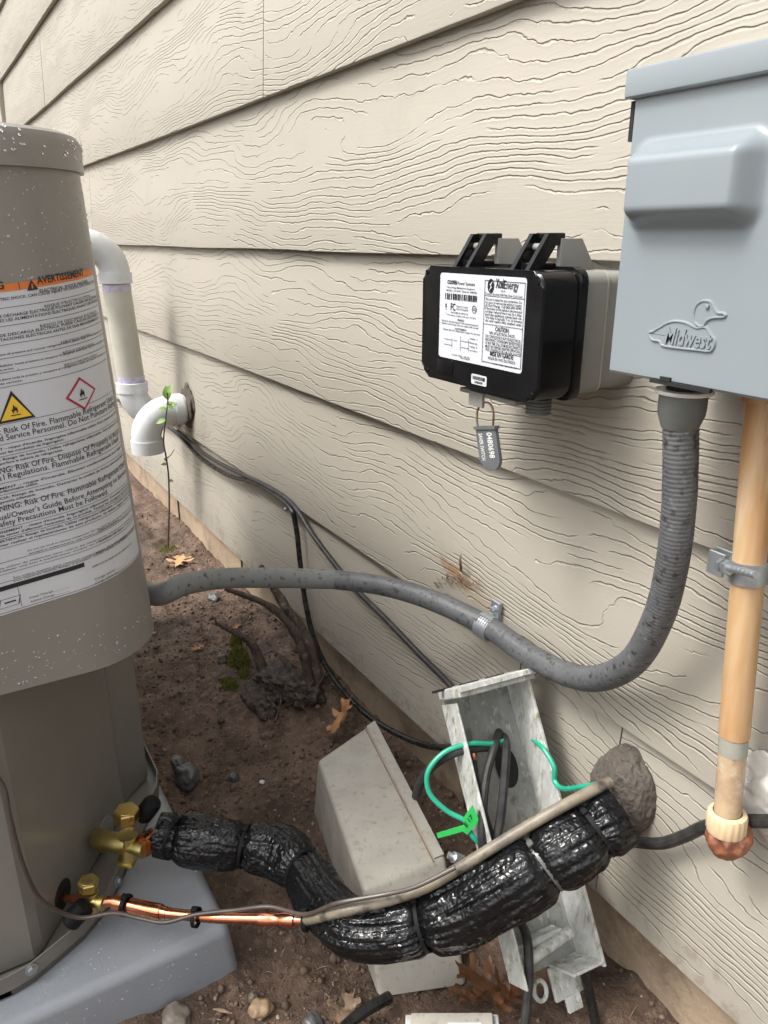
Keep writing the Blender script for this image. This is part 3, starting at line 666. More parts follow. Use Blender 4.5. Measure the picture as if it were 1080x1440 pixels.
cline("Ne p|as utiliser de chalumeau pour retirer les composants. L'huile peut prendre feu.", T4(0, 795), T4(690, 600), 2.7, True, 0.012)
cline('Utiliser une scie à tuyaux pour couper les conduites de fluide frigorigène', T4(0, 810), T4(691, 614), 2.7, True, 0.012)
rule(T4(0, 824), T4(694, 628))
cline('RIESGO DE INCENDIO', T4(485, 718), T4(645, 662), 4)
cline('No utilice soplete para remover componentes. El aceite puede incendiarse.', T4(70, 840), T4(698, 650), 2.7, True, 0.012)
cline('Los vapores tienen fuego y pueden causar daños a la unidad instalada', T4(70, 855), T4(699, 664), 2.7, True, 0.012)
rule(T4(0, 866), T4(702, 668))
cline('SERVICE/SERVICE/SERVICIO', T4(465, 787), T4(670, 706), 4)
zb_ = zline(T4(0, 898), T4(430, 796)); band('ink', -0.25, lab_uv(*T4(430, 792))[0], zb_ - 0.0016, zb_ + 0.0024)
cline('Initial Charge _______', T4(150, 942), T4(355, 890), 4.0); cline('Added Charge _______', T4(153, 962), T4(357, 912), 4.0)
cline('Carga inicial ______', T4(478, 850), T4(640, 795), 3.6); cline('Carga adicional ______', T4(480, 870), T4(645, 812), 3.6)
sv, zv = lab_uv(*T4(90, 890)); band('rule', sv - 0.0002, sv + 0.0002, z_bot + 0.003, zb_ - 0.002)
so_, zo_ = lab_uv(*T4(48, 957))
for q in range(2):
    pts = [(-.011, -.005), (.008, -.005), (.011, .004), (-.008, .004)]; k = 1 - q * 0.1
    cpoly('ink' if q == 0 else 'white2', [(so_ + x * k * .85, zo_ + y * k * .85) for x, y in pts], 0.0007 + q * 0.0002)
band('ink', so_ - .004, so_ + .005, zo_ - .0006, zo_ + .0006, 0.0012)
# thin outline of the label
band('rule', -0.255, s_r - 0.001, z_bot + 0.0015, z_bot + 0.002)
flush_text()
for bkt, nm in (('ink', 'lettering'), ('rule', 'printed_rules'), ('orange', 'orange_band'), ('yellow', 'hazard_triangle'), ('red', 'hazard_diamond'), ('white', 'symbol_ground'), ('white2', 'book_icon')):
    if bkt in BUCK: obj(nm, BUCK[bkt], MAT['labelw' if 'white' in bkt else bkt], label, 60)
BUCK.clear()

# ---- rain drops
def drop(mb, p, nrm, r):
    fr_ = frame(p, nrm); n = 8
    vs = [fr_ @ Vector((0, 0, r * .62))]; fs = []
    for j, (rr_, h) in enumerate(((.5, .53), (.85, .3), (1.0, 0.0), (.8, -.12))):
        for k in range(n): t = 6.2832 * k / n; vs.append(fr_ @ Vector((r * rr_ * math.cos(t), r * rr_ * math.sin(t), r * h)))
    for k in range(n): fs.append((0, 1 + k, 1 + (k + 1) % n))
    for j in range(3):
        for k in range(n): fs.append((1 + j * n + k, 1 + (j + 1) * n + k, 1 + (j + 1) * n + (k + 1) % n, 1 + j * n + (k + 1) % n))
    fs.append([1 + 3 * n + k for k in range(n)][::-1]); mb.add(vs, fs)
mb = MB()
def csurf(s, z):
    p = cover_pt(s, z); q = cover_pt(s, z, 0.01); return p, (q - p)
for k in range(400):
    u = rr.random(); s = rr.uniform(-0.10, ARC * .95)
    if u < .62: z = rr.uniform(z_top + .003, CT - 0.008)
    elif u < .93: z = CB + abs(rr.gauss(0, .028)) + .003; 
    else: z = rr.uniform(z_bot, z_top)
    if CB < z < CT:
        p, nn = csurf(s, z); drop(mb, p + nn.normalized() * (0.0006 if z_bot < z < z_top else 0), nn, rr.uniform(.0004, .0009) * (1.5 if rr.random() < .12 else 1))
for k in range(110):
    s = rr.uniform(-0.1, ARC); p = cover_pt(s, CT + rr.uniform(.002, .0225), 0.0045); drop(mb, p, cover_pt(s, .8, .01) - cover_pt(s, .8) + Vector((0, 0, .006)), rr.uniform(.0006, .0014))
obj('rain_drops', mb, MAT['water'], unit, 60, kind='stuff')
mb = MB()
for k in range(110):
    y = rr.uniform(-0.56, -0.34); x = -0.624 - rr.random() ** 1.4 * .12
    drop(mb, (x, y, PT + .0001), (0, 0, 1), rr.uniform(.0004, .0010) * (1.8 if rr.random() < .08 else 1))
for k in range(40):
    y = rr.uniform(-0.55, -0.345); z = rr.uniform(.012, .038); x = -0.613 + 0.004 * (PT - z) / .062
    drop(mb, (x, y, z), (1, 0, .07), rr.uniform(.0004, .0011))
obj('rain_drops', mb, MAT['water'], padt, 60, kind='stuff')

# ---- service valves (parts of the unit)
CN = Vector((0.127, 0.16, 0)).normalized()      # out of the valve panel
CHD = Vector((0.16, -0.127, 0)).normalized()
def valve(px, py, capxy, z, kscale, big):
    c = G(px, py, z); zc = depth(c); UP = Vector((0, 0, 1))
    k = kscale
    body = MB().lathe([(k * .62, -k * 1.45), (k * .75, -k * 1.3), (k * .72, -k * .2), (k * .55, k * .1), (k * .58, k * 1.0), (k * .8, k * 1.12), (k * .8, k * 1.3)], frame(c, UP + CN * .10), 18)
    body.box((-k * .9, -k * .75, -k * 1.55), (k * .9, k * .75, -k * 1.25), k * .1, 2, frame(c, UP + CN * .10, CHD))
    body.lathe([(k * .58, 0), (k * .6, k * 1.0), (k * .72, k * 1.05), (k * .72, k * 1.6), (k * .55, k * 1.66)], frame(c, CN + Vector((.1, -.12, 0)) + Vector((0, 0, 0.02))), 18)
    v = obj('service_valve', body, MAT['brass'], unit)
    cc = S(*capxy, zc - 0.01)
    fr2 = frame(cc, UP + CN * .10, CHD)
    obj('hex_cap', MB().lathe([(k * .95, -k * .95), (k * 1.0, -k * .85)], fr2, 20).lathe([(k * .98, -k * .84), (k * 1.06, -k * .7), (k * 1.06, k * .0), (k * .96, k * .12)], fr2, 6).lathe([(k * .78, k * .1), (k * .74, k * .16)], fr2, 18), MAT['brass_cap'], v, 25)
    return v, c, zc
v1, c1, zc1 = valve(180, 1190, (178, 1140), 0.112, 0.0128, True)
q, nn = panel_pt(148, 1176)
obj('stub', MB().tube([q - nn * .004, S(142, 1182, zc1 + 0.012), c1 + Vector((0, 0, 0.003))], [0.0115, 0.0115, 0.0105], 18, 3), MAT['brass'], v1)
obj('access_cap', MB().lathe([(0.0085, -0.012), (0.0105, -0.009), (0.0105, 0.010), (0.0088, 0.014), (0.004, 0.0155)], frame(S(207, 1139, zc1 + .012), Vector((0.25, 0.5, 0.75))), 18), MAT['tie'], v1)
v2, c2, zc2 = valve(128, 1266, (124, 1239), 0.098, 0.0098, False)
obj('stub', MB().tube([S(74, 1260, zc2 + .022), S(104, 1264, zc2 + .01), c2], [0.0048, 0.0048, 0.005], 14, 3), MAT['copper'], v2)
p0, p1 = S(122, 1272, zc2 - .008), S(96, 1299, zc2 - .012)
obj('access_cap', MB().tube([p0, p0.lerp(p1, .08), p0.lerp(p1, .9), p0.lerp(p1, 1.0)], [0.0075, 0.0102, 0.0102, 0.0078], 20, 1, smooth=False), MAT['tie'], v2)

# ---------------------------------------------------------------- liquid line (bare copper then sleeve along the wrap)
IN = [(222, 1174, .112), (262, 1180, .108), (330, 1188, .104), (395, 1200, .100), (432, 1232, .104), (462, 1276, .112), (505, 1305, .120), (570, 1302, .130), (640, 1282, .150), (715, 1243, .185), (775, 1205, .212), (835, 1168, .235), (872, 1150, .243)]
INP = [G(x, y, z) for x, y, z in IN]
cl0 = c2 + (CN + Vector((.1, -.12, 0))).normalized() * 0.0155
CU = [G(160, 1268, .098), G(195, 1276, .098), G(235, 1284, .1), G(300, 1290, .105), G(365, 1292, .11), G(432, 1294, .117)]
line = thing('liquid_line', 'thin copper refrigerant line leaving the small brass valve, its far length in a dull sleeve', 'copper pipe', G(300, 1290, 0))
obj('copper_tube', MB().tube([cl0 - (CN * .004)] + CU, 0.0052, 16, 8), MAT['copper'], line)
obj('coupling', MB().tube([CU[0].lerp(CU[1], .05), CU[1], CU[1].lerp(CU[2], .75), CU[1].lerp(CU[2], .78), CU[2]], [.0074, .0074, .0074, .0062, .0058], 16, 3), MAT['copper'], line)
pA, pB = CU[4], CU[4].lerp(CU[5], .75)
obj('coupling', MB().tube([pA.lerp(pB, t) for t in (0, .02, .3, .34, .6, .64, .98, 1)], [.0056, .0070, .0070, .0064, .0064, .0072, .0072, .0058], 16, 1, smooth=False), MAT['copper'], line)
SL = [G(428, 1294, .120), G(480, 1282, .150), G(545, 1266, .163), G(600, 1247, .180)]
SLW = [(660, 1212, .207), (720, 1175, .232), (780, 1140, .256), (832, 1112, .268), (858, 1100, .270)]
SL += [G(x, y, z) for x, y, z in SLW]
obj('sleeve', MB().tube(SL, 0.0052, 14, 8), MAT['dull_line'], line)
def ring_tie(p, d, r, mat, parent, name='cable_tie', wdt=0.0028, th=0.0011, knob=True):
    fr_ = frame(p, d); mb = MB(); n = 22; vs = []; fs = []
    for k in range(n):
        t = 6.2832 * k / n
        for rr_, h in ((r, -wdt / 2), (r + th, -wdt / 2), (r + th, wdt / 2), (r, wdt / 2)): vs.append(fr_ @ Vector((rr_ * math.cos(t), rr_ * math.sin(t), h)))
    for k in range(n):
        for q in range(4): fs.append((k * 4 + q, k * 4 + (q + 1) % 4, ((k + 1) % n) * 4 + (q + 1) % 4, ((k + 1) % n) * 4 + q))
    mb.add(vs, fs)
    if knob: mb.box((r - .0005, -.0028, -wdt * .8), (r + .0035, .0028, wdt * .8), .0006, 1, fr_)
    return obj(name, mb, mat, parent)
ring_tie(G(177, 1273, .098), CU[1] - CU[0], 0.0098, MAT['tie'], line, wdt=.004)
ring_tie(G(276, 1290, .104), CU[3] - CU[2], 0.0085, MAT['tie'], line, wdt=.004)
ring_tie(G(430, 1294, .117), CU[5] - CU[4], 0.0092, MAT['tie'], line, wdt=.004)

wire = [PX(-60, 1040, -.660), PX(0, 1098, -.655), PX(14, 1150, -.650), PX(32, 1215, -.648), PX(58, 1265, -.652), S(108, 1290, zc2 - .026), G(160, 1284, .106), G(195, 1291, .103), G(232, 1297, .105), G(276, 1286, .112), G(330, 1280, .117), G(380, 1275, .122), G(428, 1286, .132), G(475, 1270, .162), G(540, 1258, .176), G(585, 1247, .190), G(640, 1220, .210)]
single('control_wire', MB().tube(wire, 0.0021, 10, 8), MAT['brownwire'], 'thin grey-brown control wire looping off the heat pump along the copper line', 'wire')

# ---------------------------------------------------------------- insulated suction line
suc = thing('insulated_line', 'thick refrigerant line wrapped in wet wrinkled black tape running to the wall', 'insulated pipe', G(480, 1310, 0))
INR = [.023, .0275, .0265, .0265, .026, .0265, .0275, .0295, .0315, .0325, .0315, .0305, .026]
TIEPX = [(247, 1176), (343, 1191), (425, 1226), (595, 1294), (765, 1212), (838, 1166)]
_t = MB(); _t.tube(INP, .01, 4, 34); _L = [0]
for i in range(1, len(_t.path)): _L.append(_L[-1] + (_t.path[i] - _t.path[i - 1]).length)
TIES = []
for q in TIEPX:
    i = min(range(len(_L)), key=lambda j: math.hypot(proj(_t.path[j])[0] - q[0], proj(_t.path[j])[1] - q[1])); TIES.append(_L[i])
def wrap_r(L, t, r, u):
    pin = 0
    for q in TIES: pin += math.exp(-((L - q) / 0.006) ** 2) * 0.17 + math.exp(-((L - q) / 0.02) ** 2) * 0.08
    x, y = math.cos(t), math.sin(t)
    late = min(1, max(0, (L - .15) / .06))
    wr = noise.noise((x * 1.7, y * 1.7, L * 17)) * .12
    pl_ = abs(noise.noise((x * 4.5 + 3, y * 4.5, L * 11 + x * .5))) * .13 + abs(noise.noise((x * 10 + 7, y * 10, L * 15))) * .11
    cr_ = abs(noise.noise((x * 3.5, y * 3.5, L * 55 + 2))) * .08 + abs(noise.noise((x * 7, y * 7, L * 120))) * .05
    wr += .07 - pl_ * (.35 + .65 * late) - cr_ * (1 - .6 * late)
    lump = noise.noise((3.1, L * 9, 1.0)) * .06
    return r * .95 * (1.06 - pin + wr + lump)
mb = MB(); mb.tube(INP, INR, 132, 40, wrap_r); obj('wrap', mb, MAT['tape'], suc, 80)
PATH = mb.path
obj('copper_end', MB().tube([c1 + CN * .018 + Vector((0, 0, .002)), INP[0], INP[1]], [.0098, .0098, .0098], 16, 4), MAT['copper'], suc)
obj('coupling', MB().tube([c1 + CN * .017 + Vector((0, 0, .002)), (c1 + CN * .017).lerp(INP[0], .55)], [.0122, .0122], 16, 1, smooth=False), MAT['copper'], suc)
LL = [0]
for i in range(1, len(PATH)): LL.append(LL[-1] + (PATH[i] - PATH[i - 1]).length)
TOTAL = LL[-1]
for q, (tl, m_) in enumerate(zip(TIES, ('tie', 'tie', 'tie', 'tie', 'tie_white', 'tie'))):
    i = min(range(len(LL)), key=lambda j: abs(LL[j] - tl)); i = max(2, min(len(PATH) - 3, i))
    rr_ = INR[min(len(INR) - 1, int(i / 40 + .5))] * .84
    ring_tie(PATH[i], PATH[i + 2] - PATH[i - 2] + Vector((rr.uniform(-.2, .2), rr.uniform(-.2, .2), 0)) * .004, rr_, MAT[m_], suc, wdt=.0036)
# putty collar where the line goes into the wall
pc = W(872, 1112, 0.0)
mb = MB()
def putf(v): return (1 - .18 * max(0, v.z)) * (1 + noise.noise(v * 9) * .035 + noise.noise(v * 20) * .015) + noise.noise(v * 1.6 + Vector((4, 0, 0))) * .13 + noise.noise(v * 4) * .03
mb.sphere((pc.x, 0.006, pc.z), (0.034, 0.026, 0.054), 6, putf)
for px_, py_, r in ((862, 1068, .004), (880, 1092, .0032), (899, 1125, .002)):
    q = W(px_, py_, .035)
    for v in mb.v:
        d = math.hypot(v.x - q.x, v.z - q.z)
        if d < r * 1.8 and v.y < 0: v.y += .008 * math.exp(-(d / r) ** 2)
single('duct_putty', mb, MAT['putty'], 'grey-brown lump of sealing putty pressed on the siding where the black wrapped line enters', 'putty', 70)

# ---------------------------------------------------------------- load control box
XA, XB, ZA, ZB = -0.609, -0.446, 0.612, 0.712
lcb = thing('load_control_box', 'black and grey utility control box with white printed label fixed to siding', 'control box', (-0.53, 0, ZA))
def rrect(w, h, r, n=5):
    pts = []
    for cx, cy, a0 in ((w / 2 - r, -h / 2 + r, -90), (w / 2 - r, h / 2 - r, 0), (-w / 2 + r, h / 2 - r, 90), (-w / 2 + r, -h / 2 + r, 180)):
        for k in range(n + 1): t = math.radians(a0 + 90 * k / n); pts.append((cx + r * math.cos(t), cy + r * math.sin(t)))
    return pts
WF = Matrix((Vector((1, 0, 0)), Vector((0, 0, 1)), Vector((0, -1, 0)))).transposed().to_4x4()   # x right, y up, z out of wall
def WFat(x, z, y=0): return Matrix.Translation((x, y, z)) @ WF
cx, cz = (XA + XB) / 2, (ZA + ZB) / 2
base = MB().prism(rrect(.150, .094, .010), -0.010, .034, WFat(cx, cz)).prism(rrect(.153, .097, .010), .034, .0655, WFat(cx, cz))
obj('base', base, MAT['grey_plastic'], lcb)
obj('seam_bead', MB().prism(rrect(.1535, .0975, .010), .033, .0348, WFat(cx, cz)), MAT['trim'], lcb)
lid = MB().prism(rrect(.165, .1035, .011), .062, .069, WFat(cx, cz), .001).prism(rrect(.161, .099, .012), .069, .1055, WFat(cx, cz), .004, 3)
lido = obj('lid', lid, MAT['black_plastic'], lcb)
def LP(px, py, off=0.1063): return W(px, py, off)
for px_, py_ in ((601, 382), (762, 397), (601, 520), (756, 558)):
    q = LP(px_, py_, .1055); q.x = min(max(q.x, XA + .007), XB - .007); obj('screw', MB().lathe([(.0022, 0), (.0018, .0008)], frame((q.x, -.1055, q.z), (0, -1, 0)), 12), MAT['black_plastic'], lido)
# printed label
q0, q1, q2, q3 = LP(617, 383), LP(738, 391), LP(735, 527), LP(618, 501)
lx0, lx1 = (q0.x + q3.x) / 2, (q1.x + q2.x) / 2; lz1 = (q0.z + q1.z) / 2; lz0 = (q2.z + q3.z) / 2
ll = obj('label', MB().prism([(x, y) for x, y in rrect(lx1 - lx0, lz1 - lz0, .003)], .1053, .1058, WFat((lx0 + lx1) / 2, (lz0 + lz1) / 2)), MAT['labelw'], lido)
def pline(string, zx0, zy, zx1, cap, bold=0.01):
    """pixel in region-5 zoom (3x from 560,310)"""
    a_ = LP(560 + zx0 / 3, 310 + zy / 3); b2 = LP(560 + zx1 / 3, 310 + (zy + (zx1 - zx0) * 0.10) / 3)
    x0, z0 = a_.x, (a_.z + b2.z) / 2
    text_q('ink', string, lambda u, v: Vector((x0 + u, -.1062, z0 + v)), cap, b2.x - a_.x, False, 1, bold)
def prect(bucket, zx0, zy0, zx1, zy1, y=-.1062):
    a_ = LP(560 + zx0 / 3, 310 + zy0 / 3); b2 = LP(560 + zx1 / 3, 310 + zy1 / 3)
    BUCK.setdefault(bucket, MB()).add([(a_.x, y, a_.z), (b2.x, y, a_.z), (b2.x, y, b2.z), (a_.x, y, b2.z)], [(0, 3, 2, 1)])
pline('COOPER', 207, 266, 248, .0030, .04); pline('Power Systems', 250, 270, 322, .0026)
pline('Yukon Energy Management Equipment', 203, 283, 322, .0015); pline('MODEL: LCR 5000   Serial No. 0480698', 203, 297, 330, .0015)
rb = random.Random(3); xq = 198
while xq < 334:
    wq = rb.choice((2, 3, 4.5)); prect('ink', xq, 305 + (xq - 198) * .1, xq + wq, 332 + (xq - 198) * .1); xq += wq + rb.choice((3, 4, 5.5))
prect('ink', 199, 350, 203, 368); prect('ink', 199, 372, 203, 376); prect('ink', 197, 386, 206, 388); prect('ink', 197, 393, 206, 395)
pline('FC', 220, 378, 240, .0058, .02); pline('Tested To Comply', 244, 366, 294, .0016); pline('With FCC Standards', 244, 378, 294, .0016); pline('FOR HOME OR OFFICE USE', 222, 392, 294, .0014)
qc = LP(560 + 320 / 3, 310 + 376 / 3)
ringv = []; rf_ = []
for k in range(20):
    t = 6.2832 * k / 20; ringv += [(qc.x + .0032 * math.cos(t), -.1062, qc.z + .0032 * math.sin(t)), (qc.x + .0026 * math.cos(t), -.1062, qc.z + .0026 * math.sin(t))]
for k in range(20): rf_.append((2 * k, 2 * k + 1, (2 * k + 3) % 40, (2 * k + 2) % 40))
BUCK.setdefault('ink', MB()).add(ringv, rf_); pline('UL', 314, 381, 328, .0026)
pline('This device complies with part 15 rules', 205, 402, 326, .0013); pline('WARNING', 248, 424, 276, .0017, .02)
pline('Electric shock hazard. Disconnect power', 184, 428, 338, .0015); pline('before servicing. Do not open this cover', 184, 439, 338, .0015)
pline('AVERTISSEMENT', 238, 461, 286, .0015, .02); pline('Risque de choc électrique couper le courant', 190, 465, 344, .0015)
def pl2(x0, y0, x1, y1, t=.00022):
    a_ = LP(560 + x0 / 3, 310 + y0 / 3); b2 = LP(560 + x1 / 3, 310 + (y1 if x0 == x1 else y0 + (x1 - x0) * .10) / 3)
    if x0 == x1: b2.x = a_.x
    else: b2.z = a_.z
    lo_ = (min(a_.x, b2.x) - t, min(a_.z, b2.z) - t); hi_2 = (max(a_.x, b2.x) + t, max(a_.z, b2.z) + t)
    BUCK.setdefault('rule', MB()).add([(lo_[0], -.1062, lo_[1]), (hi_2[0], -.1062, lo_[1]), (hi_2[0], -.1062, hi_2[1]), (lo_[0], -.1062, hi_2[1])], [(0, 1, 2, 3)])
for q in ((192, 498, 226, 498), (192, 520, 226, 520), (226, 498, 226, 536), (232, 505, 246, 505), (262, 490, 262, 550), (264, 508, 296, 508), (264, 535, 296, 535), (296, 503, 296, 552)): pl2(*q)
for y, s1 in ((496, 'relay 1'), (514, 'line'), (530, 'relay 2'), (546, 'com')): pline(s1, 300, y + 6, 332, .0014)
pline('12-24 VAC  60 Hz', 226, 572, 300, .0014); pline('Made in Mexico', 262, 584, 300, .0012)
# right hand frame
for a_, b2, c_, d_ in ((358, 243, 528, 245.5), (358, 243, 360, 606), (526, 258, 528.5, 634), (358, 320, 528, 321.6), (358, 436, 528, 437.6)):
    pass
fx0 = LP(560 + 359 / 3, 310 + 400 / 3).x; fx1 = LP(560 + 526 / 3, 310 + 440 / 3).x; fz1 = lz1 - .0035; fz0 = lz0 + .0035
def fr_line(x0, z0, x1, z1): BUCK.setdefault('ink', MB()).add([(x0, -.1062, z0), (x1, -.1062, z0), (x1, -.1062, z1), (x0, -.1062, z1)], [(0, 1, 2, 3)])
t_ = .0005
zs1 = LP(560 + 440 / 3, 310 + 325 / 3).z; zs2 = LP(560 + 440 / 3, 310 + 448 / 3).z
for a_ in ((fx0, fz0, fx0 + t_, fz1), (fx1 - t_, fz0, fx1, fz1), (fx0, fz0, fx1, fz0 + t_), (fx0, fz1 - t_, fx1, fz1), (fx0, zs1, fx1, zs1 + t_ * .8), (fx0, zs2, fx1, zs2 + t_ * .8)): fr_line(*a_)
ql = LP(560 + 390 / 3, 310 + 276 / 3); vs = []; 
for k in range(20): t = 6.2832 * k / 20; vs.append((ql.x + .0042 * math.cos(t), -.1062, ql.z + .0055 * math.sin(t)))
BUCK['ink'].add(vs, [list(range(20))])
BUCK.setdefault('white', MB()).add([(ql.x - .0022, -.1064, ql.z - .0042), (ql.x + .0016, -.1064, ql.z - .001), (ql.x + .0002, -.1064, ql.z + .0004), (ql.x + .0026, -.1064, ql.z + .004), (ql.x - .0012, -.1064, ql.z + .001), (ql.x + .0002, -.1064, ql.z - .0006)], [(0, 1, 2, 3, 4, 5)])
pline('Xcel', 410, 283, 443, .0068, .03); pline('Energy', 445, 287, 506, .0062)
pline('RS-74', 433, 302, 450, .0014); pline('Owned & Serviced: NSP Peak Saver Cycle Load', 366, 312, 522, .0018)
for k, s1 in enumerate(('This unit is sealed for your protection. Do', 'not open or remove seal without consent', 'of Xcel Energy. Call 800-895-4999.', 'If the power to this switch is disconnected', 'and then restored there may be a delay', 'until the appliance comes back on.', 'The delay is typically 7 to 15 minutes', 'do not open this sealed unit.')):
    pline(s1, 366, 336 + k * 13.2, 520, .0020)
pline('CAUTION:', 408, 468, 466, .0036, .02)
for k, s1 in enumerate(('RISK OF ELECTRICAL SHOCK.', 'THE CONTROLLER IS NOT AN ELECTRICAL', 'DISCONNECT. POWER MAY BE RESTORED', 'AT ANY TIME. CALL OR MORE DISCONNECTS', 'MUST BE OPENED BEFORE SERVICING', 'THE CONTROLLER OR APPLIANCES')):
    pline(s1, 366 if k else 384, 482 + k * 14.6, 516 if k else 492, .0022)
pline('MISE EN GARDE:', 386, 574, 486, .0036, .02); pline('RISQUE DE CHOC ÉLECTRIQUE', 378, 590, 492, .0021)
pline('LCR 5000-100-200-300', 400, 612, 500, .0012)
flush_text()
for bkt, nm in (('ink', 'lettering'), ('rule', 'wiring_diagram'), ('white', 'logo_swoosh')): obj(nm, BUCK[bkt], MAT['labelw' if bkt == 'white' else bkt], ll, 60)
BUCK.clear()
# recessed window and small serial sticker on the lid
qa = LP(560 + 195 / 3, 310 + 615 / 3); obj('panel', MB().prism(rrect(.024, .0125, .002), .1045, .1062, WFat(qa.x, qa.z), .0006), MAT['black_plastic'], lido)
qs = LP(560 + 338 / 3, 310 + 674 / 3)
stk = obj('serial_sticker', MB().prism(rrect(.021, .0085, .0015), .1053, .1059, WFat(qs.x, qs.z)), MAT['labelw'], lido)
xq = -.0085
while xq < .008: wq = rb.choice((.0003, .0005, .0007)); BUCK.setdefault('ink', MB()).box((qs.x + xq, -.1061, qs.z - .0002), (qs.x + xq + wq, -.1058, qs.z + .0028)); xq += wq + rb.choice((.0003, .0005))
text_q('ink', '0480698', lambda u, v: Vector((qs.x - .0055 + u, -.1061, qs.z - .0031 + v)), .002, .011, False, 1, .02); flush_text()
obj('lettering', BUCK['ink'], MAT['ink'], stk, 60); BUCK.clear()
# latches
for px_ in (640, 746):
    xr = -.572 if px_ == 640 else -.495
    YZ = Matrix((Vector((0, 1, 0)), Vector((0, 0, 1)), Vector((1, 0, 0)))).transposed().to_4x4()   # x->Y, y->Z, extrude X
    prof = [(-.100, .708), (-.094, .708), (-.080, .7315), (-.071, .7325), (-.067, .729), (-.067, .708), (-.064, .708), (-.064, .733), (-.068, .737), (-.082, .737)]
    mbk = MB()
    for xo in (0, .018): mbk.prism([(-.101, .708), (-.088, .708), (-.0725, .729), (-.064, .7305), (-.064, .7365), (-.068, .738), (-.0805, .738)], xr + xo, xr + xo + .0045, YZ)
    mbk.box((xr + .0046, -.092, .7085), (xr + .0179, -.066, .7165), .001, 1)
    mbk.box((xr, -.075, .7335), (xr + .0228, -.063, .7385), .001, 1)
    lt = obj('latch', mbk, MAT['black_plastic'], lido)
    obj('pin', MB().tube([(xr + .001, -.078, .728), (xr + .0215, -.078, .728)], .0028, 12, 1), MAT['grey_plastic'], lt)
    obj('keeper', MB().prism([(-.068, .708), (-.0625, .714), (-.061, .708), (-.034, .705), (-.030, .712), (-.046, .7345), (-.068, .7345)], xr + .019, xr + .0235, YZ, .0006), MAT['grey_plastic'], lcb)
# bottom hasp, threaded plug
ha = W(640, 546, .085); hb = W(735, 569, .085)
obj('hasp', MB().box((-.565, -.092, .6025), (-.487, -.062, .6065), .001).box((-.548, -.0945, .5935), (-.528, -.0915, .6065), .0008), MAT['grey_plastic'], lcb)
pg = W(757, 575, .075)
mb = MB()
for k in range(5): mb.lathe([(.0095, -.0005), (.0108, .0004), (.0108, .0012), (.0095, .002)], frame((pg.x, -.075, .6105 - .0028 * (k + 1)), (0, 0, 1)), 20)
mb.lathe([(.0095, -.014), (.0095, .004)], frame((pg.x, -.075, .6105), (0, 0, 1)), 18); obj('threaded_plug', mb, MAT['fitting'], lcb)
# seal tag on a wire loop
tg = thing('seal_tag', 'small grey numbered seal tag hanging on a wire loop under the black control box', 'tag', W(688, 660, .09))
def TW(zx, zy): return W(560 + zx / 3, 310 + zy / 3, .093)
obj('wire_loop', MB().tube([TW(338, 885), TW(332, 840), TW(335, 800), TW(352, 772), TW(375, 768), TW(393, 782), TW(402, 820), TW(398, 880)], .0010, 8, 5), MAT['rustwire'], tg)
qa, qb = TW(330, 868), TW(413, 866); qc_, qd = TW(432, 1000), TW(350, 1010)
ux = (qb - qa).normalized(); dn = ((qd - qa) - ux * (qd - qa).dot(ux)); H_ = (TW(392, 1058) - TW(370, 868)).length; Wd = (qb - qa).length
fT = frame(qa, Vector((0, -1, 0)), ux); dn = dn.normalized()
def TP(u, v, out=0.0): return qa + ux * u * Wd + ((qd - qa).lerp(qc_ - qb, u)).normalized() * v * H_ + Vector((0, -out, 0))
outl = [(0, 0), (1, 0), (1, .7)] + [(.5 + .5 * math.cos(t), .7 + .3 * math.sin(t)) for t in [math.pi * k / 12 for k in range(1, 12)]] + [(0, .7)]
nv = len(outl); mb = MB().add([TP(u, v, .0016) for u, v in outl] + [TP(u, v, -.0016) for u, v in outl], [list(range(nv))[::-1], [nv + k for k in range(nv)]] + [(k, (k + 1) % nv, nv + (k + 1) % nv, nv + k) for k in range(nv)])
mb.add([TP(u, v, o_) for o_ in (.0028, -.0028) for u, v in ((-.04, 0), (1.04, 0), (1.04, .07), (-.04, .07))], [(0, 1, 2, 3), (7, 6, 5, 4), (0, 4, 5, 1), (1, 5, 6, 2), (2, 6, 7, 3), (3, 7, 4, 0)])
tagp = obj('tag_plate', mb, MAT['tagmetal'], tg, 40)
HT = H_
text_q('t', '0480698', lambda u, v: TP(.55 + v / Wd, .14 + u / HT, .0019), Wd * .26, HT * .56, False, 1, .01)
text_q('t', 'SAVER SWITCH', lambda u, v: TP(.14 + v / Wd, .16 + u / HT, .0019), Wd * .18, HT * .6, False, 1, .01)
flush_text(); obj('lettering', BUCK['t'], MAT['white_plastic'], tagp, 60); BUCK.clear()

# ---------------------------------------------------------------- disconnect box
DX0, DX1, DZ0, DZ1, DY = -0.3825, -0.252, 0.6465, 0.8165, 0.100
dis = thing('disconnect_box', 'blue-grey enamelled electrical disconnect box with embossed duck emblem on the wall', 'electrical box', ((DX0 + DX1) / 2, 0, DZ0))
cx, cz = (DX0 + DX1) / 2, (DZ0 + DZ1) / 2
obj('case', MB().prism([(-(DX1 - DX0) / 2 + .004, -.083), ((DX1 - DX0) / 2 - .004, -.083), ((DX1 - DX0) / 2 - .004, .083), (-(DX1 - DX0) / 2 + .004, .083)], -.010, .094, WFat(cx, cz)), MAT['boxgrey'], dis)
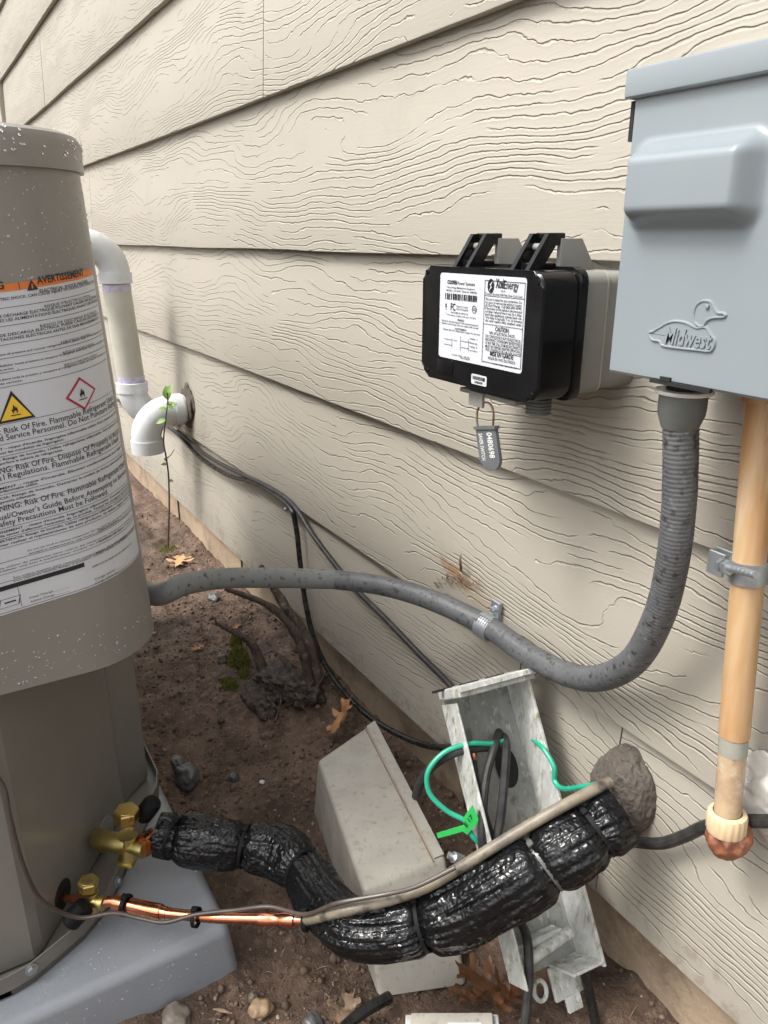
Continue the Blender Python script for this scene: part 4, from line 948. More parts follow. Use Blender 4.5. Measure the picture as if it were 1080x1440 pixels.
# front door: sheet with the pull-out bulge pressed out of it
nu, nv = 72, 84; vs = []; fs = []
bx0, bx1, bz0, bz1 = W(886, 250, .1).x + .000, W(1074, 250, .1).x + .004, W(980, 326, .1).z, W(980, 186, .1).z
def bulge(x, z):
    def sm(t): t = max(0, min(1, t)); return t * t * (3 - 2 * t)
    m = .013
    # signed distance to rounded rectangle
    hx, hz, r = (bx1 - bx0) / 2, (bz1 - bz0) / 2, .014
    dx, dz = abs(x - (bx0 + bx1) / 2) - hx + r, abs(z - (bz0 + bz1) / 2) - hz + r
    d = math.hypot(max(dx, 0), max(dz, 0)) + min(max(dx, dz), 0) - r
    return .017 * sm(-d / .014)
for j in range(nv + 1):
    for k in range(nu + 1):
        x = DX0 + (DX1 - DX0) * k / nu; z = DZ0 + (DZ1 - DZ0) * j / nv
        e_ = min(x - DX0, DX1 - x, z - DZ0); rl = .0025 * max(0, 1 - e_ / .0025) ** 2
        vs.append((x, -DY - bulge(x, z) + rl, z))
for j in range(nv):
    for k in range(nu): q = j * (nu + 1) + k; fs.append((q, q + 1, q + nu + 2, q + nu + 1))
mb = MB().add(vs, fs); n0 = len(mb.v)
edge = [k for k in range(nu + 1)] + [j * (nu + 1) + nu for j in range(1, nv + 1)] + [nv * (nu + 1) + k for k in range(nu - 1, -1, -1)] + [j * (nu + 1) for j in range(nv - 1, 0, -1)]
for q in edge: v = mb.v[q]; mb.v.append(Vector((v.x, -.072, v.z)))
ne = len(edge)
for k in range(ne): mb.f.append([edge[k], n0 + k, n0 + (k + 1) % ne, edge[(k + 1) % ne]])
door = obj('door', mb, MAT['boxgrey'], dis, 40)
obj('top_cap', MB().box((DX0 - .004, -.1055, DZ1 - .0005), (DX1 + .004, .006, DZ1 + .0165), .0028, 3), MAT['boxgrey'], dis)
obj('hinge_tab', MB().box((DX0 - .0025, -.099, DZ1 - .024), (DX0 + .0005, -.086, DZ1 - .001)), MAT['dark_gap'], dis)
# duck emblem: raised outline plate, head, eye, name
def DP(zx, zy): p = W(840 + zx / 4.5, 400 + zy / 4.5, DY); return p.x, p.z
body = [(330, 300), (352, 296), (400, 268), (450, 240), (500, 230), (560, 238), (610, 262), (640, 272), (690, 268), (720, 310), (748, 350), (744, 395), (715, 425), (640, 418), (540, 408), (420, 390), (395, 362), (352, 352), (330, 320)]
head = [(618, 240), (612, 190), (625, 140), (655, 108), (695, 100), (725, 110), (745, 145), (765, 175), (800, 180), (818, 195), (800, 210), (745, 212), (712, 222), (690, 240), (680, 262), (650, 266)]
def smoothpoly(pts, k=4):
    out = []; n = len(pts)
    for i in range(n):
        p0, p1, p2, p3 = [Vector(pts[(i + d) % n]) for d in (-1, 0, 1, 2)]
        for q in range(k): t = q / k; out.append(tuple(.5 * (2 * p1 + (p2 - p0) * t + (2 * p0 - 5 * p1 + 4 * p2 - p3) * t * t + (3 * p1 - p0 - 3 * p2 + p3) * t ** 3)))
    return out
def emb(pts, h):
    p3 = [DP(*p) for p in smoothpoly(pts)]; area = sum(p3[i][0] * p3[(i + 1) % len(p3)][1] - p3[(i + 1) % len(p3)][0] * p3[i][1] for i in range(len(p3)))
    if area < 0: p3 = p3[::-1]
    n_ = len(p3); c_ = Vector((sum(p[0] for p in p3) / n_, sum(p[1] for p in p3) / n_))
    mb = MB(); vs = []; fs = []
    def inset(d):
        out = []
        for i in range(n_):
            a_ = Vector(p3[i - 1]); b2 = Vector(p3[(i + 1) % n_]); t = (b2 - a_).normalized(); out.append((p3[i][0] - t.y * d, p3[i][1] + t.x * d))
        return out
    rows = [(inset(-.0008), .0), (inset(0), h), (inset(.0006), h), (inset(.0012), h * .45)]
    for pts_, y in rows: vs += [(p[0], -DY - y, p[1]) for p in pts_]
    for j in range(3):
        for k in range(n_): fs.append((j * n_ + k, j * n_ + (k + 1) % n_, (j + 1) * n_ + (k + 1) % n_, (j + 1) * n_ + k))
    fs.append([3 * n_ + k for k in range(n_)]); return mb.add(vs, fs)
mb = emb(body, .0014)
e1 = emb(head, .0014); mb.add(e1.v, e1.f)
ex, ez = DP(704, 138); mb.lathe([(.0014, 0), (.0014, .0016), (.0008, .0018)], frame((ex, -DY - .0004, ez), (0, -1, 0)), 12)
x0, z0 = DP(432, 368); x1, z1 = DP(720, 396)
text_q('e', 'Midwest', lambda u, v: Vector((x0 + u + v * .15, -DY - .0016, z0 + (z1 - z0) * u / (x1 - x0) * 0.0 + v)), .0098, x1 - x0, False, 1, .015); flush_text()
tm = BUCK['e']; n0 = len(tm.v)
bme = bmesh.new(); bvs = [bme.verts.new(v) for v in tm.v]
for f in tm.f:
    try: bme.faces.new([bvs[i] for i in f])
    except ValueError: pass
bmesh.ops.remove_doubles(bme, verts=bme.verts[:], dist=1e-6)
r_ = bmesh.ops.extrude_face_region(bme, geom=bme.faces[:])
for g_ in r_['geom']:
    if isinstance(g_, bmesh.types.BMVert): g_.co.y += .0016
lett = MB().bm(bme); BUCK.clear()
em = obj('emblem', mb, MAT['boxgrey'], dis, 30); obj('lettering', lett, MAT['boxgrey'], em, 40)
# conduit entry with bent opening and lock nut
ce = W(961, 548, .066); gx0, gx1 = W(916, 530, .1).x, W(1000, 548, .1).x
obj('knockout_gap', MB().box((gx0, -.1016, DZ0 - .001), (gx1, -.0985, DZ0 + .0014)).box((gx0 + .008, -.1016, DZ0 + .001), (gx0 + .016, -.0985, DZ0 + .0040)), MAT['dark_gap'], door)

# ---------------------------------------------------------------- flexible conduit from the unit to the disconnect
con = thing('flexible_conduit', 'thick grey flexible conduit arching from the heat pump to the disconnect box', 'conduit', W(850, 960, .03))
top_ = Vector((ce.x, -.066, DZ0))
CP = [(214, 836, .335), (262, 821, .300), (320, 813, .250), (400, 813, .180), (470, 815, .120), (540, 824, .075), (610, 845, .045), (684, 880, .022), (735, 915, .020), (790, 945, .022), (840, 954, .028), (890, 930, .036), (925, 870, .044), (944, 800, .052), (954, 720, .058), (957, 650, .062), (957, 590, .065)]
CPP = [W(*c) for c in CP]
def ribs(L, t, r, u):
    a_ = min(1, max(0, (L - .30) / .06)); return r * (1 + .014 * a_ * math.sin(L * 6.2832 / .0034)) + noise.noise((L * 40, math.cos(t) * 2, math.sin(t) * 2)) * .0002
CR = 0.0121
half = CPP[:6]
CPP = [CPP[0] + Vector((-.16, -.004, -.03))] + CPP
obj('conduit_run', MB().tube(CPP[:6], CR, 20, 14), MAT['conduit_clean'], con, 60)
mb = MB().tube(CPP[5:], CR, 20, 60, lambda L, t, r, u: ribs(L + .25, t, r, u)); obj('conduit_run', mb, MAT['conduit'], con, 60)
ft = frame(CPP[-1] , Vector((ce.x, CPP[-1].y, DZ0)) - CPP[-1])
hL = (Vector((ce.x, CPP[-1].y, W(961, 547, .066).z)) - CPP[-1]).length
obj('hub', MB().lathe([(.012, hL - .001), (.012, hL + .02)], ft, 20), MAT['dark_gap'], con)
obj('fitting', MB().lathe([(.0122, -.006), (.0130, -.004), (.0158, .004), (.0162, .009), (.0162, hL - .001)], ft, 24), MAT['fitting'], con)
obj('washer', MB().lathe([(.0190, hL - .003), (.0197, hL - .0018), (.0190, hL - .0004)], ft, 24), MAT['white_plastic'], con)
# one-hole strap
strap = thing('conduit_strap', 'galvanised one-hole strap screwed to the siding over the grey flexible conduit', 'pipe strap', W(690, 862, 0))
pcl = W(684, 881, .021); dcl = (CPP[9] - CPP[7]).normalized()
mb = MB(); vs = []; fs = []; fr_ = frame(pcl, dcl, Vector((0, -1, 0))); n = 20
for k in range(n + 1):
    t = math.radians(-115 + 250 * k / n)
    for rr_, h in ((.0126, -.0085), (.0142, -.0085), (.0142, .0085), (.0126, .0085)): vs.append(fr_ @ Vector((rr_ * math.cos(t), rr_ * math.sin(t), h)))
for k in range(n):
    for q in range(4): fs.append((k * 4 + q, k * 4 + (q + 1) % 4, (k + 1) * 4 + (q + 1) % 4, (k + 1) * 4 + q))
fs += [(0, 1, 2, 3), (n * 4 + 3, n * 4 + 2, n * 4 + 1, n * 4)]
mb.add(vs, fs); obj('band', mb, MAT['galv'], strap)
ec = W(697, 856, .003); fe = frame(ec, (0, -1, 0), dcl)
obj('ear', MB().box((-.0075, -.011, -.003), (.0075, .010, .0016), .0006, 1, fe), MAT['galv'], strap)
fb = W(691, 870, .008); obj('bend', MB().box((-.0075, -.006, -.012), (.0075, .004, .004), .001, 1, frame(fb, (0, -1, 0), dcl)), MAT['galv'], strap)
mb = MB().lathe([(.0048, .0016), (.0048, .0024)], fe, 16).lathe([(.0036, .0024), (.0036, .0055), (.0026, .0062)], fe, 6); obj('screw', mb, MAT['galv'], strap)

# rusty bent nail stub above
na = thing('bent_nail', 'rusty bent nail end sticking out of the stained siding above the conduit', 'nail', W(648, 800, 0))
obj('shank', MB().tube([W(648, 802, -.002), W(648, 796, .006), W(647, 788, .008), W(648, 780, .004)], [.0016, .0016, .0014, .0010], 8, 4), MAT['rustwire'], na)
rn = random.Random(6); mb = MB()
for k in range(46):
    c = W(rn.gauss(642, 17), 822 - abs(rn.gauss(0, 4)) - (8 if rn.random() < .3 else 0), .0015); a_ = rn.uniform(-.5, .5) + (1.5 if rn.random() < .25 else 0); d = Vector((math.cos(a_), rn.uniform(-.3, 0), math.sin(a_))) * rn.uniform(.002, .006)
    mb.tube([c - d, c + Vector((0, -.001, rn.gauss(0, .0006))), c + d], [.0003, rn.uniform(.0004, .0010), .0003], 5, 2)
obj('nest_fibre', mb, MAT['rustwire'], na, 60, kind='stuff')

# ---------------------------------------------------------------- old PVC conduit on the right
op = thing('old_pvc_conduit', 'sun-stained orange-beige plastic conduit below the disconnect box ending in a red-brown plug', 'conduit', W(1020, 1170, .03))
A0, A1 = W(1071, 560, .032), W(1021, 1165, .032)
A0 = Vector((A0.x, -.032, DZ0 - .0)); 
cpl = W(1030, 1032, .032); tt = (A0.z - cpl.z) / (A0.z - A1.z); cpl = A0.lerp(A1, tt)
obj('pipe', MB().tube([A0 + Vector((0, 0, .002)), A0.lerp(A1, .3), cpl], [.0113, .0113, .0112], 24, 4), MAT['oldpipe'], op)
obj('pipe', MB().tube([cpl, A0.lerp(A1, .98)], [.0102, .0100], 24, 4), MAT['oldpipe2'], op)
dA = (A1 - A0).normalized()
obj('tape_band', MB().tube([cpl + dA * .0012, cpl + dA * .0150], [.0106, .0105], 24, 1, smooth=False), MAT['tape_blue'], op)
obj('top_collar', MB().tube([A0 + Vector((0, 0, .001)), A0 + dA * .014], [.0145, .0145], 24, 1, smooth=False), MAT['oldpipe'], op)
e0 = W(1022, 1140, .032); e0 = A0.lerp(A1, (A0.z - e0.z) / (A0.z - A1.z)); fr_ = frame(e0, dA)
mb = MB(); vs = []; fs = []; n = 72
for j, (r, h) in enumerate(((.0108, 0), (.0142, .0012), (.0147, .003), (.0147, .0155), (.0140, .0175), (.0115, .018))):
    for k in range(n): t = 6.2832 * k / n; r2 = r * (1 + (.022 * (1 if k % 4 < 2 else -1) if 2 <= j <= 3 else 0)); vs.append(fr_ @ Vector((r2 * math.cos(t), r2 * math.sin(t), h)))
for j in range(5):
    for k in range(n): fs.append((j * n + k, j * n + (k + 1) % n, (j + 1) * n + (k + 1) % n, (j + 1) * n + k))
mb.add(vs, fs); obj('ribbed_collar', mb, MAT['ring'], op)
pe = e0 + dA * .016
mb = MB().sphere(pe + dA * .008 + Vector((.001, .003, 0)), (.0160, .0170, .0175), 5, lambda v: 1 + noise.noise(v * 2.1) * .16 + noise.noise(v * 9) * .03 + noise.noise(v * 5) * .03)
obj('plug', mb, MAT['terracotta'], op, 60)
pcm = A0.lerp(A1, (A0.z - W(1050, 800, .03).z) / (A0.z - A1.z))
cmp_ = thing('pipe_clamp', 'galvanised clamp with protruding bolt holding the stained plastic conduit to the wall', 'pipe clamp', (pcm.x, 0, pcm.z))
fr_ = frame(pcm, dA, Vector((0, -1, 0))); mb = MB(); vs = []; fs = []; n = 28
for k in range(n):
    t = 6.2832 * k / n
    for rr_, h in ((.0113, -.008), (.0130, -.008), (.0130, .008), (.0113, .008)): vs.append(fr_ @ Vector((rr_ * math.cos(t), rr_ * math.sin(t), h)))
for k in range(n):
    for q in range(4): fs.append((k * 4 + q, k * 4 + (q + 1) % 4, ((k + 1) % n) * 4 + (q + 1) % 4, ((k + 1) % n) * 4 + q))
obj('band', MB().add(vs, fs), MAT['galv'], cmp_)
mb = MB().box((-.0075, -.009, -.001), (.0075, .009, .0012), .0005, 1, WFat(pcm.x - .0205, pcm.z, -.031)).box((-.0075, -.009, -.001), (.006, .009, .0012), .0005, 1, WFat(pcm.x - .0195, pcm.z, -.040)); obj('ear', mb, MAT['galv'], cmp_)
obj('standoff', MB().box((-.006, -.006, -.008), (.006, .006, .0195), 0, 1, WFat(pcm.x, pcm.z)), MAT['galv'], cmp_)
b0 = W(1014, 795, .046); b1 = W(1064, 809, .058); bd = (b1 - b0).normalized()
mb = MB().tube([b0, b1], [.0027, .0027], 12, 40, lambda L, t, r, u: r * (1 + .06 * math.sin(L * 6.28 / .0012)))
mb.lathe([(.0055, .006), (.0055, .010)], frame(b0, bd), 6).lathe([(.0052, -.001), (.0052, .003)], frame(b0, bd), 6); obj('bolt', mb, MAT['galv'], cmp_)
# white caulk on the wall behind
mb = MB(); ck = W(1068, 1110, 0); mb.sphere((ck.x + .012, .004, ck.z), (.045, .012, .038), 5, lambda v: 1 + noise.noise(v * 1.9 + Vector((1, 5, 0))) * .34 + noise.noise(v * 5) * .16 + noise.noise(v * 12) * .06)
single('caulk_patch', mb, MAT['caulk'], 'lumpy white caulk patch smeared on the siding behind the stained plastic conduit', 'caulk', 70)

# ---------------------------------------------------------------- white vent pipes
PR = 0.0302
XV = -1.835
vp = thing('vent_pipe', 'tall white plastic vent pipe with purple-stained joints rising from the wall', 'vent pipe', (XV, 0, .36))
def arc(c, u, v, r, a0, a1, n=10): return [Vector(c) + Vector(u) * r * math.cos(math.radians(a0 + (a1 - a0) * k / n)) + Vector(v) * r * math.sin(math.radians(a0 + (a1 - a0) * k / n)) for k in range(n + 1)]
yv = -.098; zl, zt = .418, .640
lean = Vector((0.0, 0.010, 0.0))     # slight lean to the wall at the foot
obj('pipe', MB().tube([Vector((XV, yv, zl)), Vector((XV, yv - .010, zt))], [PR, PR], 28, 4), MAT['pvc_cream'], vp)
for z in (zl + .008, zt - .010): obj('primer_band', MB().tube([Vector((XV, yv - .010 * (z - zl) / (zt - zl), z - .007)), Vector((XV, yv - .010 * (z - zl) / (zt - zl), z + .007))], [PR + .0006, PR + .0006], 28, 1, smooth=False), MAT['primer'], vp)
low = arc((XV, yv + .062, zl - .02), (0, -1, 0), (0, 0, -1), .062, 0, 90)
el = obj('elbow', MB().tube([Vector((XV, yv, zl - .004))] + low + [Vector((XV, .012, zl - .082))], PR + .0025, 28, 3), MAT['pvc'], vp)
obj('socket', MB().tube([Vector((XV, yv, zl - .022)), Vector((XV, yv, zl)), Vector((XV, yv, zl + .001))], [PR + .0055, PR + .0055, PR + .003], 28, 1, smooth=False), MAT['pvc'], el)
hi_ = arc((XV, yv - .010 - .062, zt + .02), (0, 1, 0), (0, 0, 1), .062, 0, 90)
el = obj('elbow', MB().tube([Vector((XV, yv - .010, zt + .004))] + hi_ + [Vector((XV, yv - .11, zt + .082))], PR + .0025, 28, 3), MAT['pvc'], vp)
obj('socket', MB().tube([Vector((XV, yv - .010, zt - .001)), Vector((XV, yv - .010, zt)), Vector((XV, yv - .010, zt + .022))], [PR + .003, PR + .0055, PR + .0055], 28, 1, smooth=False), MAT['pvc'], el)
obj('socket', MB().tube([Vector((XV, yv - .085, zt + .082)), Vector((XV, yv - .118, zt + .082))], [PR + .0055, PR + .0055], 28, 1, smooth=False), MAT['pvc'], el)
XE = -1.748; ze = .362
ve = thing('vent_elbow', 'short white plastic vent elbow turned down to the soil, sticking out of the wall', 'vent elbow', (XE, 0, ze))
dwn = arc((XE, -.040, ze - .058), (0, 0, 1), (0, -1, 0), .058, 0, 90)
el = obj('elbow', MB().tube([Vector((XE, .012, ze)), Vector((XE, -.030, ze))] + dwn + [Vector((XE, -.098, ze - .075))], PR + .003, 28, 3), MAT['pvc'], ve)
obj('socket', MB().tube([Vector((XE, -.098, ze - .062)), Vector((XE, -.098, ze - .092))], [PR + .0058, PR + .0058], 28, 1, smooth=False), MAT['pvc'], el)
obj('opening', MB().tube([Vector((XE, -.098, ze - .0925)), Vector((XE, -.098, ze - .0935))], [PR - .001, PR - .001], 28, 1, smooth=False), MAT['dark_gap'], el)
obj('socket', MB().tube([Vector((XE, -.012, ze)), Vector((XE, -.032, ze))], [PR + .0058, PR + .0058], 28, 1, smooth=False), MAT['pvc'], el)
mb = MB().sphere((XE + .005, .004, ze + .002), (.045, .014, .050), 4, lambda v: 1 + noise.noise(v * 2.4 + Vector((9, 0, 0))) * .28)
single('vent_sealant', mb, MAT['brown_seal'], 'ragged dark brown sealant ring on the siding round the short white elbow', 'sealant', 70)

# ---------------------------------------------------------------- cables along the wall
def wcable(name, pts, r, mat, label, ring=10, sub=8): return single(name, MB().tube([W(*p) for p in pts], r, ring, sub), mat, label, 'cable')
wcable('long_cable', [(160, 560, .004), (205, 582, .006), (245, 606, .006), (280, 642, .008), (320, 668, .006), (360, 680, .004), (405, 711, .006), (416, 740, .006), (422, 790, .007), (430, 850, .008), (444, 905, .010), (470, 955, .012), (510, 1000, .014), (555, 1030, .016), (600, 1048, .018), (650, 1052, .030), (694, 1048, .06)], .0046, MAT['cable'], 'glossy black cable drooping off the lower siding edge into the open tray')
wcable('short_cable', [(250, 606, .004), (285, 636, .004), (325, 660, .004), (372, 682, .004), (410, 708, .004), (440, 752, .004), (470, 792, .005), (500, 828, .007), (540, 868, .007), (590, 920, .006), (630, 960, .007), (652, 986, .014)], .0043, MAT['cable_grey'], 'dull black cable running straight down the siding behind the grey conduit')
wcable('stub_cable', [(132, 560, .004), (140, 585, .004), (150, 612, .006)], .0025, MAT['cable'], 'thin black cable end on the siding under the tall vent pipe')
wcable('wall_cable', [(868, 1178, .02), (895, 1184, .012), (930, 1186, .008), (962, 1176, .008), (990, 1163, .012), (1025, 1156, .012), (1085, 1155, .012), (1180, 1160, .012)], .0055, MAT['cable_grey'], 'dull black cable leaving the putty and passing behind the stained plastic conduit')
obj('cable_staple', MB().lathe([(.004, 0), (.004, .004), (.002, .006)], frame(W(404, 716, .004), (0, -1, 0)), 10), MAT['galv'], house)

# ---------------------------------------------------------------- open telecom tray hanging by the foundation
TO = W(712, 962, .022)              # back panel, top corner by the wall
TU = Vector((0.172, -0.020, -0.258)).normalized()     # down the tray
TV = Vector((0.10, -0.95, -0.24)); TV = (TV - TU * TV.dot(TU)).normalized()   # away from the wall
TN = TU.cross(TV).normalized()
if TN.dot(CAM - TO) < 0: TN = -TN
LT, WT, DT = 0.275, 0.080, 0.044
FT = Matrix.Translation(TO) @ Matrix((TV, TU, TN)).transposed().to_4x4()
tray = thing('telecom_tray', 'open weathered grey cable tray streaked with lichen, leaning by the foundation', 'cable tray', TO + TU * LT)
mb = MB().box((0, 0, -.002), (WT, LT, .001), .0005, 1, FT); obj('back_panel', mb, MAT['tray_shaded'], tray)
obj('side_wall', MB().box((-.003, -.004, -.002), (0.0005, LT + .004, DT), .0007, 1, FT), MAT['tray'], tray)
obj('side_wall', MB().box((WT - .0005, 0.004, -.002), (WT + .002, LT, DT * .7), .0007, 1, FT), MAT['tray'], tray)
ht = obj('hinge_bar', MB().box((-.006, -.012, .004), (WT + .006, -.001, DT + .006), .0012, 1, FT), MAT['tray'], tray)
for k in range(3): obj('slot', MB().box((.012 + .032 * k, -.013, .016), (.034 + .032 * k, -.0105, .0205), 0, 1, FT), MAT['dark_gap'], ht)
obj('hinge_bar_rail', MB().box((-.006, -.0125, DT + .0065), (WT + .006, -.006, DT + .0105), .0008, 1, FT), MAT['tray'], tray)
obj('cable_hole', MB().lathe([(.0165, 0), (.0165, .0006)], FT @ Matrix.Translation((.026, .082, .0012)) @ Matrix.Diagonal((.8, 1.3, 1, 1)), 24), MAT['dark_gap'], tray)
obj('bottom_wall', MB().box((-.003, LT - .002, -.002), (WT * .45, LT + .001, DT), .0007, 1, FT), MAT['tray'], tray)
obj('bracket', MB().box((.020, LT - .035, .001), (.075, LT - .020, .020), .002, 1, FT).tube([FT @ Vector((.012, LT - .028, .018)), FT @ Vector((.072, LT - .022, .024))], .006, 12, 2), MAT['tray'], tray)
obj('foot_tab', MB().box((.006, LT + .001, .002), (.040, LT + .032, .006), .0008, 1, FT).box((.012, LT + .030, .004), (.030, LT + .045, .008), .0008, 1, FT), MAT['tray'], tray)
ey = FT @ Vector((.058, LT + .012, .012)); mb = MB(); mb.tube([ey + TV * .007 * math.cos(t) + TU * .009 * math.sin(t) for t in [6.2832 * k / 14 for k in range(15)]], .0022, 8, 2, cap=False); obj('eyelet', mb, MAT['tray'], tray)

def S_(lst, r, mat, name, label, cat='cable', ring=10): return single(name, MB().tube([S(*p) for p in lst], r, ring, 8), mat, label, cat)
zt0 = depth(FT @ Vector((.03, .08, .0)))
hz = depth(FT @ Vector((.03, .08, .02)))
S_([(702, 1030, zt0 + .006), (696, 1048, hz - .004), (684, 1090, hz - .02), (679, 1140, hz - .03), (680, 1200, hz - .035), (700, 1262, hz - .01), (728, 1290, hz - .02), (741, 1320, hz - .05), (744, 1370, hz - .06), (741, 1410, hz - .065), (737, 1460, hz - .07)], .0046, MAT['cable_grey'], 'drop_cable', 'black cable dropping from the tray hole and passing under the wrapped line to the ground')
S_([(708, 1036, zt0 + .006), (712, 1050, hz), (709, 1100, hz - .015), (704, 1150, hz - .025), (697, 1192, hz - .03), (700, 1235, hz + .0)], .0046, MAT['cable_grey'], 'looped_cable', 'black cable hanging from the tray hole beside the white lichened side wall')
S_([(700, 1050, hz + .004), (670, 1052, hz - .01), (640, 1058, hz - .015), (610, 1076, hz - .01), (593, 1098, hz), (585, 1120, hz + .02)], .0048, MAT['cable_grey'], 'curled_cable', 'black cable curling from the tray hole down behind the beige cover')
S_([(666, 1066, hz), (672, 1105, hz - .01), (684, 1150, hz - .02), (697, 1190, hz - .03)], .0030, MAT['cable_grey'], 'copper_tipped_cable', 'thin black cable with bare copper tip crossing the grey tray')
single('copper_ferrule', MB().tube([S(662, 1040, zt0 - .003), S(664, 1052, hz + .002), S(667, 1068, hz)], [.0016, .0042, .0036], 10, 3), MAT['copper'], 'small copper ferrule on the thin black cable against the tray back', 'ferrule')
S_([(818, 1352, hz - .03), (826, 1385, hz - .03), (834, 1420, hz - .03), (841, 1465, hz - .03)], .0050, MAT['cable'], 'bottom_cable', 'glossy black cable emerging below the tray foot next to the foundation')
gw = thing('green_wire', 'bright green grounding wire looped out of the tray with a green tag on it', 'wire', S(650, 1160, hz))
obj('wire', MB().tube([S(*p) for p in ((708, 1042, hz + .006), (690, 1046, hz - .006), (660, 1046, hz - .016), (625, 1058, hz - .02), (602, 1085, hz - .022), (604, 1115, hz - .022), (628, 1140, hz - .024), (655, 1155, hz - .028), (662, 1172, hz - .03), (672, 1184, hz - .03), (690, 1200, hz - .02))], .0026, 10, 8), MAT['green'], gw)
zg = hz - .034
tagq = [S(652, 1150, zg), S(665, 1132, zg), S(673, 1152, zg), S(671, 1158, zg), S(657, 1174, zg), S(652, 1170, zg)]
nv = len(tagq); dv = FW * .0012
tgo = obj('flag_tag', MB().add([p for p in tagq] + [p + dv for p in tagq], [list(range(nv)), [nv + k for k in range(nv)][::-1]] + [(k, nv + k, nv + (k + 1) % nv, (k + 1) % nv) for k in range(nv)]), MAT['greentag'], gw)
tq = [S(614, 1172, zg + .004), S(654, 1160, zg), S(656, 1168, zg), S(616, 1179, zg + .004)]
obj('tag_strap', MB().add(tq + [p + dv for p in tq], [(0, 1, 2, 3), (7, 6, 5, 4), (0, 4, 5, 1), (1, 5, 6, 2), (2, 6, 7, 3), (3, 7, 4, 0)]), MAT['greentag'], gw)
t0 = S(656, 1164, zg - .0006); tu = (S(668, 1146, zg - .0006) - t0); tvv = (S(650, 1156, zg - .0006) - t0)
text_q('g', 'E 17', lambda u, v: t0 + tu.normalized() * u + tvv.normalized() * v, .0044, tu.length * .8, False, 1, .02); flush_text(); obj('lettering', BUCK['g'], MAT['ink'], tgo, 60); BUCK.clear()
single('putty_wire', MB().tube([S(742, 1035, hz + .03), W(762, 1050, .030), W(779, 1078, .032), W(780, 1098, .034), W(792, 1109, .036), W(822, 1106, .040), W(846, 1102, .036), W(856, 1102, .022)], .0026, 10, 8), MAT['green'], 'bright green wire leaving the tray side and ending in the grey putty', 'wire')
# coaxial connector by the cover
single('coax_connector', MB().tube([S(630, 1202, hz - .03), S(637, 1205, hz - .03), S(637.5, 1205, hz - .03), S(650, 1210, hz - .025), S(650.5, 1210, hz - .025), S(660, 1214, hz - .02)], [.0035, .0035, .0055, .0055, .0042, .0036], 12, 1, smooth=False), MAT['galv'], 'small metal coaxial connector lying beside the beige cover', 'connector')

# ---------------------------------------------------------------- beige cover lying on the soil
cov = thing('beige_cover', 'weathered beige plastic box cover lying on the soil under the wrapped line', 'box cover', (-.66, -.13, 0))
zt_ = .088
c4 = [G(447, 1068, zt_), G(528, 1012, zt_), G(628, 1205, zt_), G(510, 1252, zt_)]
bt = [Vector((-.790, -.152, -.01)), Vector((-.815, -.030, -.01)), Vector((-.468, -.128, -.008)), Vector((-.503, -.216, -.008))]
b_ = bmesh.new(); tv = [b_.verts.new(p) for p in c4]; bv = [b_.verts.new(p) for p in bt]
b_.faces.new(tv[::-1]); b_.faces.new(bv)
for k in range(4): b_.faces.new((tv[k], tv[(k + 1) % 4], bv[(k + 1) % 4], bv[k]))
bmesh.ops.recalc_face_normals(b_, faces=b_.faces[:])
bmesh.ops.bevel(b_, geom=[e for e in b_.edges if not (e.verts[0] in bv and e.verts[1] in bv)], offset=.006, segments=4, profile=.5, affect='EDGES')
obj('shell', MB().bm(b_), MAT['lidbeige'], cov, 50)
sA_, sB_ = c4[1].lerp(c4[0], .20), c4[2].lerp(c4[3], .16)
obj('rim_groove', MB().tube([sA_ + Vector((0, 0, .0002)), sA_.lerp(sB_, .5) + Vector((0, 0, .0004)), sB_ + Vector((0, 0, .0002))], .0009, 6, 8), MAT['rim'], cov)
e_ = (c4[2] - c4[1]).normalized(); up_ = Vector((0, 0, 1))
mb = MB(); rimq = [sA_.lerp(c4[1], .12), c4[1].lerp(sA_, .12), c4[2].lerp(sB_, .12), sB_.lerp(c4[2], .12)]
rimq = [rimq[0] + e_ * .003, rimq[1] + e_ * .003, rimq[2] - e_ * .003, rimq[3] - e_ * .003]
mb.add([q - up_ * .004 for q in rimq] + [q + up_ * .0022 for q in rimq], [(4, 7, 6, 5), (0, 1, 5, 4), (1, 2, 6, 5), (2, 3, 7, 6), (3, 0, 4, 7)]); obj('rim_strip', mb, MAT['lidbeige'], cov, 30)

# small plate at the bottom of the picture
pl = thing('label_plate', 'small beige plate with a white sticker lying on the soil below the cover', 'plate', G(635, 1440, 0))
p0, p1 = G(578, 1424, .022), G(692, 1430, .022); ux = (p1 - p0); ux.z = 0; wd = ux.length; fr_ = frame(p0, (0.0, -.1, 1), ux)
obj('plate', MB().box((0, -.07, -.006), (wd, .0, 0), .0012, 2, fr_), MAT['lidbeige'], pl)
obj('sticker', MB().box((wd * .45, -.04, 0), (wd * .86, -.010, .0004), 0, 1, fr_), MAT['labelw'], pl)
obj('edge_strip', MB().box((-.006, -.072, -.014), (wd + .006, .003, -.0065), .001, 1, fr_), MAT['tray'], pl)

